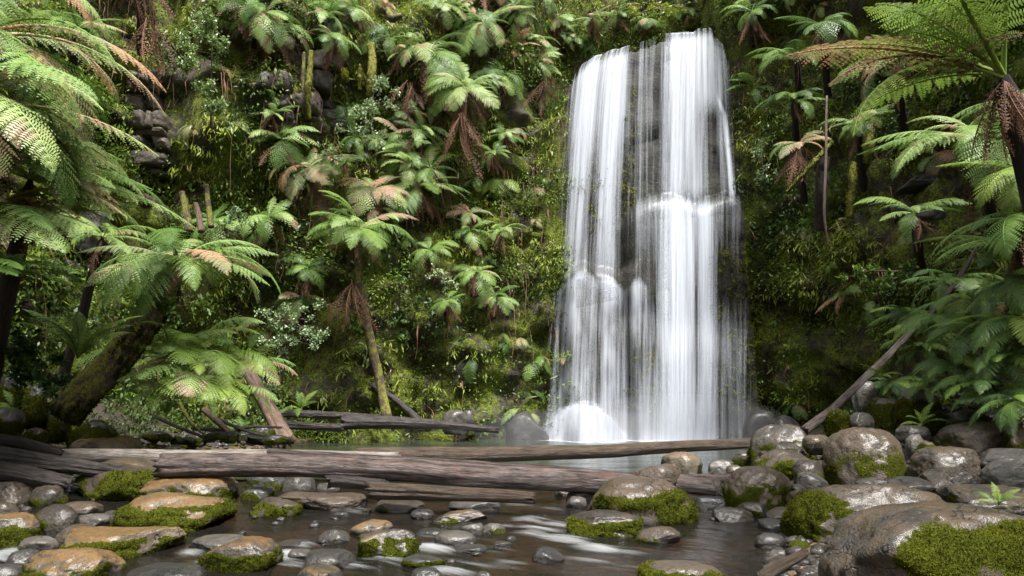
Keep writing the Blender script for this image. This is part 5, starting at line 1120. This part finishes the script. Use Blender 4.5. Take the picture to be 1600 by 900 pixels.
# ---- loose gravel and litter between the boulders
def gravel(name, n, cond, size, mat, seed):
    r = np.random.default_rng(seed); pw = ga * cond; fi = r.choice(len(gc), n, p=pw / pw.sum())
    V0, F0 = ico(1); m = len(V0); sc_ = size * r.uniform(.4, 1.5, (n, 1, 1)) * np.stack([r.uniform(.8, 1.3, n), r.uniform(.7, 1.2, n), r.uniform(.4, .8, n)], -1)[:, None, :]
    W = V0[None] * (1 + r.normal(0, .16, (n, m, 1))) * sc_; c = gc[fi] + np.stack([r.normal(0, .12, n), r.normal(0, .12, n), np.zeros(n)], -1)
    c[:, 2] = ground_z(c[:, 0], c[:, 1])[0] + size * .15
    V = (W + c[:, None, :]).reshape(-1, 3); F = (F0[None] + (np.arange(n) * m)[:, None, None]).reshape(-1, 3)
    q = fbm(c * 3, 2, seed); return tag(ob(name, mk_mesh(name, V, F, mat, attrs={'moss': np.repeat(np.clip(q * 2, 0, .8), m), 'algae': np.zeros(n * m)})), kind='stuff')
rb = (gc[:, 0] > r_ - .6) & (gc[:, 1] > 5) & (gc[:, 1] < 15) & (gc[:, 0] < r_ + 5)
lb = (gc[:, 0] < l_ + 1.2) & (gc[:, 1] > 5.5) & (gc[:, 1] < 24) & (gc[:, 0] > l_ - 2.5)
gravel('bank_gravel', 2600, rb, .085, MT['rock_brown'], 1); gravel('bank_gravel', 900, rb, .09, MT['rock_grey'], 2); gravel('shore_gravel', 1500, lb, .08, MT['rock_dark'], 3)

def bundle(px, py, Y, L, n, label):
    o_ = P(px, py, Y); root = tag(empty('dead_frond_bundle', o_), label, 'dead fronds', None)
    for i in range(n):
        add_frond(root, o_ + Vector((random.uniform(-.1, .1), random.uniform(-.1, .1), random.uniform(-.2, .1))), random.uniform(-180, 180), L * random.uniform(.7, 1.1), 'dead', 'lo', 'dead', random.uniform(-40, -10), random.uniform(-40, 40), 'dead_frond')
bundle(720, 178, 24.3, 2.4, 9, 'long brown dead fronds hanging under the pale umbrella fern')
bundle(552, 440, 22.4, 1.7, 9, 'reddish dead fronds hanging under the big drooping fern')
bundle(640, 130, 24.6, 1.6, 8, 'brown dead fronds hanging in the hollow beside the grey-green shrub')
bundle(1240, 232, 20.2, 1.4, 7, 'brown dead fronds hanging right of the falls')
bundle(235, 20, 18.8, 2.2, 9, 'long brown fronds hanging over the stack of cracked blocks')
bundle(850, 125, 26.0, 1.5, 7, 'brown dead fronds hanging beside the left edge of the falls')

# moss and sprigs along the leaning trunk
for ch in [c for c in bpy.data.objects if c.parent == lean_t and c.name.startswith('trunk')]:
    V = np.array([v.co[:] for v in ch.data.vertices]); F = np.array([p.vertices[:3] for p in ch.data.polygons]); Nn = vnormals(V, F)
    mk = sstep(-.3, .4, Nn[:, 2] + .8 * fbm(V * 2.5, 3, 4)); t = tufts(V, F, Nn, mk, 7000, .06, 9)
    tag(ob('moss', mk_mesh('moss', t[0], t[1], MT['mossy'], smooth=False), ch), kind='stuff')
